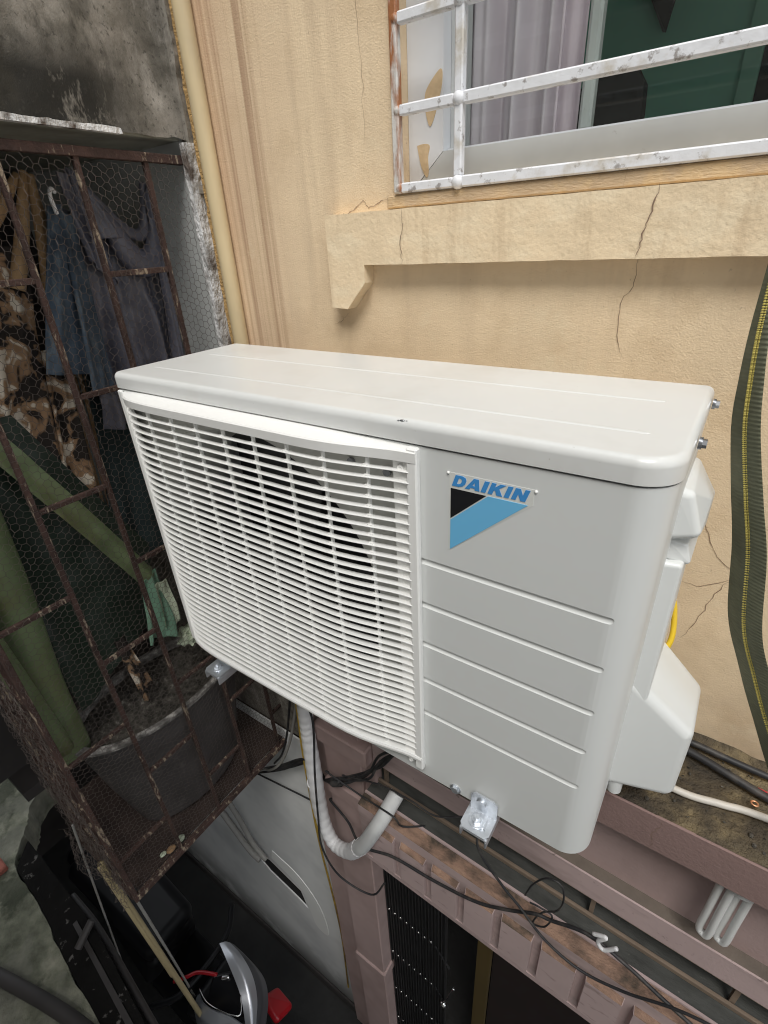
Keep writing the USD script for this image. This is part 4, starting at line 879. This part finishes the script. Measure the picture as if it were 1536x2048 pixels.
# poles and wires below the cage
tag(obj('bamboo_pole', cat_([tube([(-.245, -.274, -.64), (-.272, -.258, -1.15), (-.30, -.241, -1.71), (-.345, -.215, -2.5)], .0085, 10), tube([(-.240, -.280, -.64), (-.268, -.264, -1.15), (-.288, -.256, -1.4)], .006, 8)]), 'bamboo', None, True), 'yellowish bamboo pole slanting from the cage corner into the dark alley', 'pole')
cable('hanging_wire', [(-.274, -.28, -.493), (-.50, -.31, -1.3), (-.854, -.357, -2.6)], .0028, 'cable_grey', 'grey wire hanging farthest left below the cage', 'wire')
cable('hanging_wire', [(-.172, -.26, -.72), (-.36, -.22, -1.6), (-.585, -.18, -2.6)], .0038, 'cable_grey', 'grey wire hanging from the front corner of the cage beside the bamboo pole', 'wire')

# ------------------------------------------------------------------ low mossy roof at lower left
rf = thing('low_roof', 'low mossy concrete roof slab with a dark edge beam at lower left', 'roof')
ed = [(.3, -.50), (-.22, -.450), (-.44, -.432), (-.66, -.403), (-.83, -.398), (-.93, -.33), (-.97, -.30), (-1.03, -.262), (-1.06, -.21), (-1.07, -.172), (-1.2, -.15), (-1.7, -.10), (-2.2, -.08), (-2.2, -2.2), (.3, -2.2)]
er = [(x + rng.uniform(-.003, .003), y + rng.uniform(-.003, .003)) for x, y in catmull([(x, y, 0) for x, y in ed[:12]], 6)[:, :2]]
obj('roof_slab', prism(Polygon(er + ed[12:]).buffer(0), 'z', -1.22, -1.10), 'low_roof', rf)
pe = catmull([(x, y, 0) for x, y in [(-.90, -.33), (-.80, -.330), (-.69, -.334), (-.44, -.340), (-.11, -.381), (.1, -.40), (.3, -.42)]], 10)
pe[:, 1] += .004 * (meshkit.fbm(pe * 25, 3, 8) - .5)
obj('edge_beam', prism(Polygon([(x, y) for x, y, _ in pe] + [(.3, -.499), (-.22, -.449), (-.44, -.431), (-.66, -.402), (-.83, -.397)]).buffer(0), 'z', -1.24, -1.104), 'low_beam', rf)
obj('edge_pipe', tube([(-.62, -.330, -1.15), (-.44, -.333, -1.15), (-.11, -.368, -1.15), (.2, -.40, -1.15)], .010, 10), 'dark_pipe', rf, True)
obj('edge_strip', hull([(x, y, z) for z in (-1.103, -1.096) for x, y in ((-.50, -.372), (-.50, -.360), (-.02, -.425), (-.02, -.410))]), 'dark_pipe', rf)
obj('pipe_stub', tube([(-.42, -.395, -1.09), (-.435, -.335, -1.06)], .011, 12, 0), 'dark_pipe', rf, 30)
tag(obj('roof_pipe', tube([(-.70, -.60, -1.075), (-.338, -.500, -1.075), (-.10, -.455, -1.075)], .018, 14), 'dark_pipe', None, True), 'dark round pipe lying across the mossy roof', 'pipe')
tag(obj('broken_brick', bx(-.90, -.845, -.445, -.41, -1.099, -1.075, .004), 'brick_red'), 'broken red brick at the edge of the mossy roof', 'brick')

# ------------------------------------------------------------------ motorcycle
mc = thing('motorcycle', 'silver and black motor scooter with red trim parked in the dark alley', 'motorcycle')
def at(dx, dy, z): return (-.27 + dx, -.13 + dy, z)
for dx, nm in ((.16, 'front'), (-1.05, 'rear')):
    m = trimesh.creation.torus(.24, .045, 40, 12); m.apply_transform(trimesh.transformations.rotation_matrix(math.pi / 2, (1, 0, 0))); m.apply_translation(at(dx, 0, GZ + .285))
    wh = obj('wheel', m, 'tyre', mc, True)
    obj('rim', cyl(at(dx, -.03, GZ + .285), at(dx, .03, GZ + .285), .12, 20), 'moto_silver', wh, 30)
obj('seat', rhull([at(-.45, -.07, -1.93), at(-.45, .07, -1.93), at(-1.0, -.09, -1.90), at(-1.0, .09, -1.90)], .05), 'moto_black', mc, True)
obj('rear_body', rhull([at(-.5, -.08, -2.1), at(-.5, .08, -2.1), at(-1.15, -.06, -1.98), at(-1.15, .06, -1.98), at(-.6, -.1, -2.35), at(-.6, .1, -2.35)], .04), 'moto_black', mc, True)
obj('leg_shield', rhull([at(-.12, -.10, -1.93), at(-.12, .08, -1.93), at(.0, -.05, -2.35), at(.0, .05, -2.35), at(.06, -.02, -1.95)], .03), 'moto_black', mc, True)
obj('footboard', rhull([at(-.15, -.1, -2.38), at(-.15, .1, -2.38), at(-.55, -.1, -2.36), at(-.55, .1, -2.36)], .03), 'moto_black', mc, True)
def loft(rails, k=8, thick=.006):
    R = np.array([catmull(r, k) for r in rails]); R = resample_rows(R, 12)
    n_ = np.cross(np.gradient(R, axis=0), np.gradient(R, axis=1)); n_ /= np.linalg.norm(n_, axis=2, keepdims=True) + 1e-9
    B = R - thick * n_
    return cat_([sheet(R), sheet(B[:, ::-1])])
def resample_rows(R, m):
    t0 = np.linspace(0, 1, len(R)); t1 = np.linspace(0, 1, m)
    return np.stack([np.stack([np.interp(t1, t0, R[:, j, c]) for c in range(3)], -1) for j in range(R.shape[1])], 1)
obj('windscreen', rhull([(-.33, -.14, -1.78), (-.30, -.20, -1.80), (-.28, -.09, -1.78), (-.16, -.145, -1.80), (-.20, -.185, -1.81), (-.20, -.11, -1.80)], .012), 'moto_gloss', mc, True)
obj('fairing', loft([[(-.386, -.064, -1.742), (-.32, -.082, -1.738), (-.25, -.103, -1.75), (-.19, -.128, -1.765), (-.135, -.165, -1.80)], [(-.372, -.050, -1.742), (-.30, -.058, -1.732), (-.225, -.078, -1.742), (-.165, -.108, -1.765), (-.115, -.155, -1.80)], [(-.358, -.041, -1.752), (-.285, -.044, -1.750), (-.212, -.060, -1.763), (-.155, -.093, -1.783), (-.110, -.147, -1.81)]]), 'moto_silver', mc, True)
obj('outer_shell', loft([[(-.358, -.041, -1.754), (-.285, -.044, -1.752), (-.212, -.060, -1.765), (-.155, -.093, -1.785), (-.110, -.147, -1.812)], [(-.345, -.035, -1.765), (-.27, -.034, -1.77), (-.20, -.045, -1.785), (-.145, -.080, -1.80), (-.105, -.140, -1.82)], [(-.33, -.030, -1.81), (-.26, -.026, -1.82), (-.19, -.034, -1.84), (-.14, -.070, -1.86), (-.10, -.130, -1.88)]]), 'moto_grey', mc, True)
obj('fairing', loft([[(-.36, -.205, -1.80), (-.31, -.215, -1.775), (-.25, -.205, -1.765), (-.20, -.185, -1.775), (-.14, -.170, -1.80)], [(-.36, -.235, -1.83), (-.30, -.245, -1.80), (-.24, -.235, -1.795), (-.18, -.215, -1.81), (-.11, -.185, -1.83)], [(-.34, -.255, -1.90), (-.29, -.262, -1.88), (-.22, -.252, -1.87), (-.16, -.228, -1.88), (-.10, -.195, -1.89)]]), 'moto_silver', mc, True)
obj('chrome_trim', tube([(-.36, -.195, -1.785), (-.30, -.205, -1.768), (-.24, -.196, -1.760), (-.19, -.178, -1.765), (-.165, -.158, -1.768), (-.20, -.122, -1.755)], .0022, 6), 'chrome', mc, True)
obj('headlight', rhull([(-.30, -.125, -1.764), (-.285, -.112, -1.764)], .008), 'chrome', mc, True)
obj('front_mudguard', rhull([at(.06, -.035, -2.28), at(.06, .035, -2.28), at(.30, -.03, -2.2), at(.30, .03, -2.2), at(.18, 0, -2.13)], .025), 'moto_red', mc, True)
obj('handlebar', tube([at(-.22, .20, -1.82), at(-.14, .10, -1.80), at(-.14, -.10, -1.80), at(-.22, -.20, -1.82)], .012, 10), 'moto_black', mc, True)
obj('red_cover', rhull([(-.235, -.035, -2.10), (-.165, -.045, -2.12), (-.235, .015, -2.16), (-.165, .01, -2.16)], .018), 'moto_red', mc, True)
obj('brake_lever', tube([(-.47, -.235, -1.80), (-.43, -.20, -1.78), (-.40, -.165, -1.775), (-.33, -.130, -1.77)], .007, 8), 'moto_red', mc, True)

# ------------------------------------------------------------------ houses across the alley (out of frame, they shade the alley)
ob = thing('opposite_house', 'plain grey house across the alley behind the viewer', 'building')
obj('wall', bx(-6, 6, -2.6, -2.4, GZ, 3.6), 'facade_grey', ob)
obj('roof', bx(-6, 6, -2.7, -2.3, 3.6, 3.75), 'facade_grey', ob)
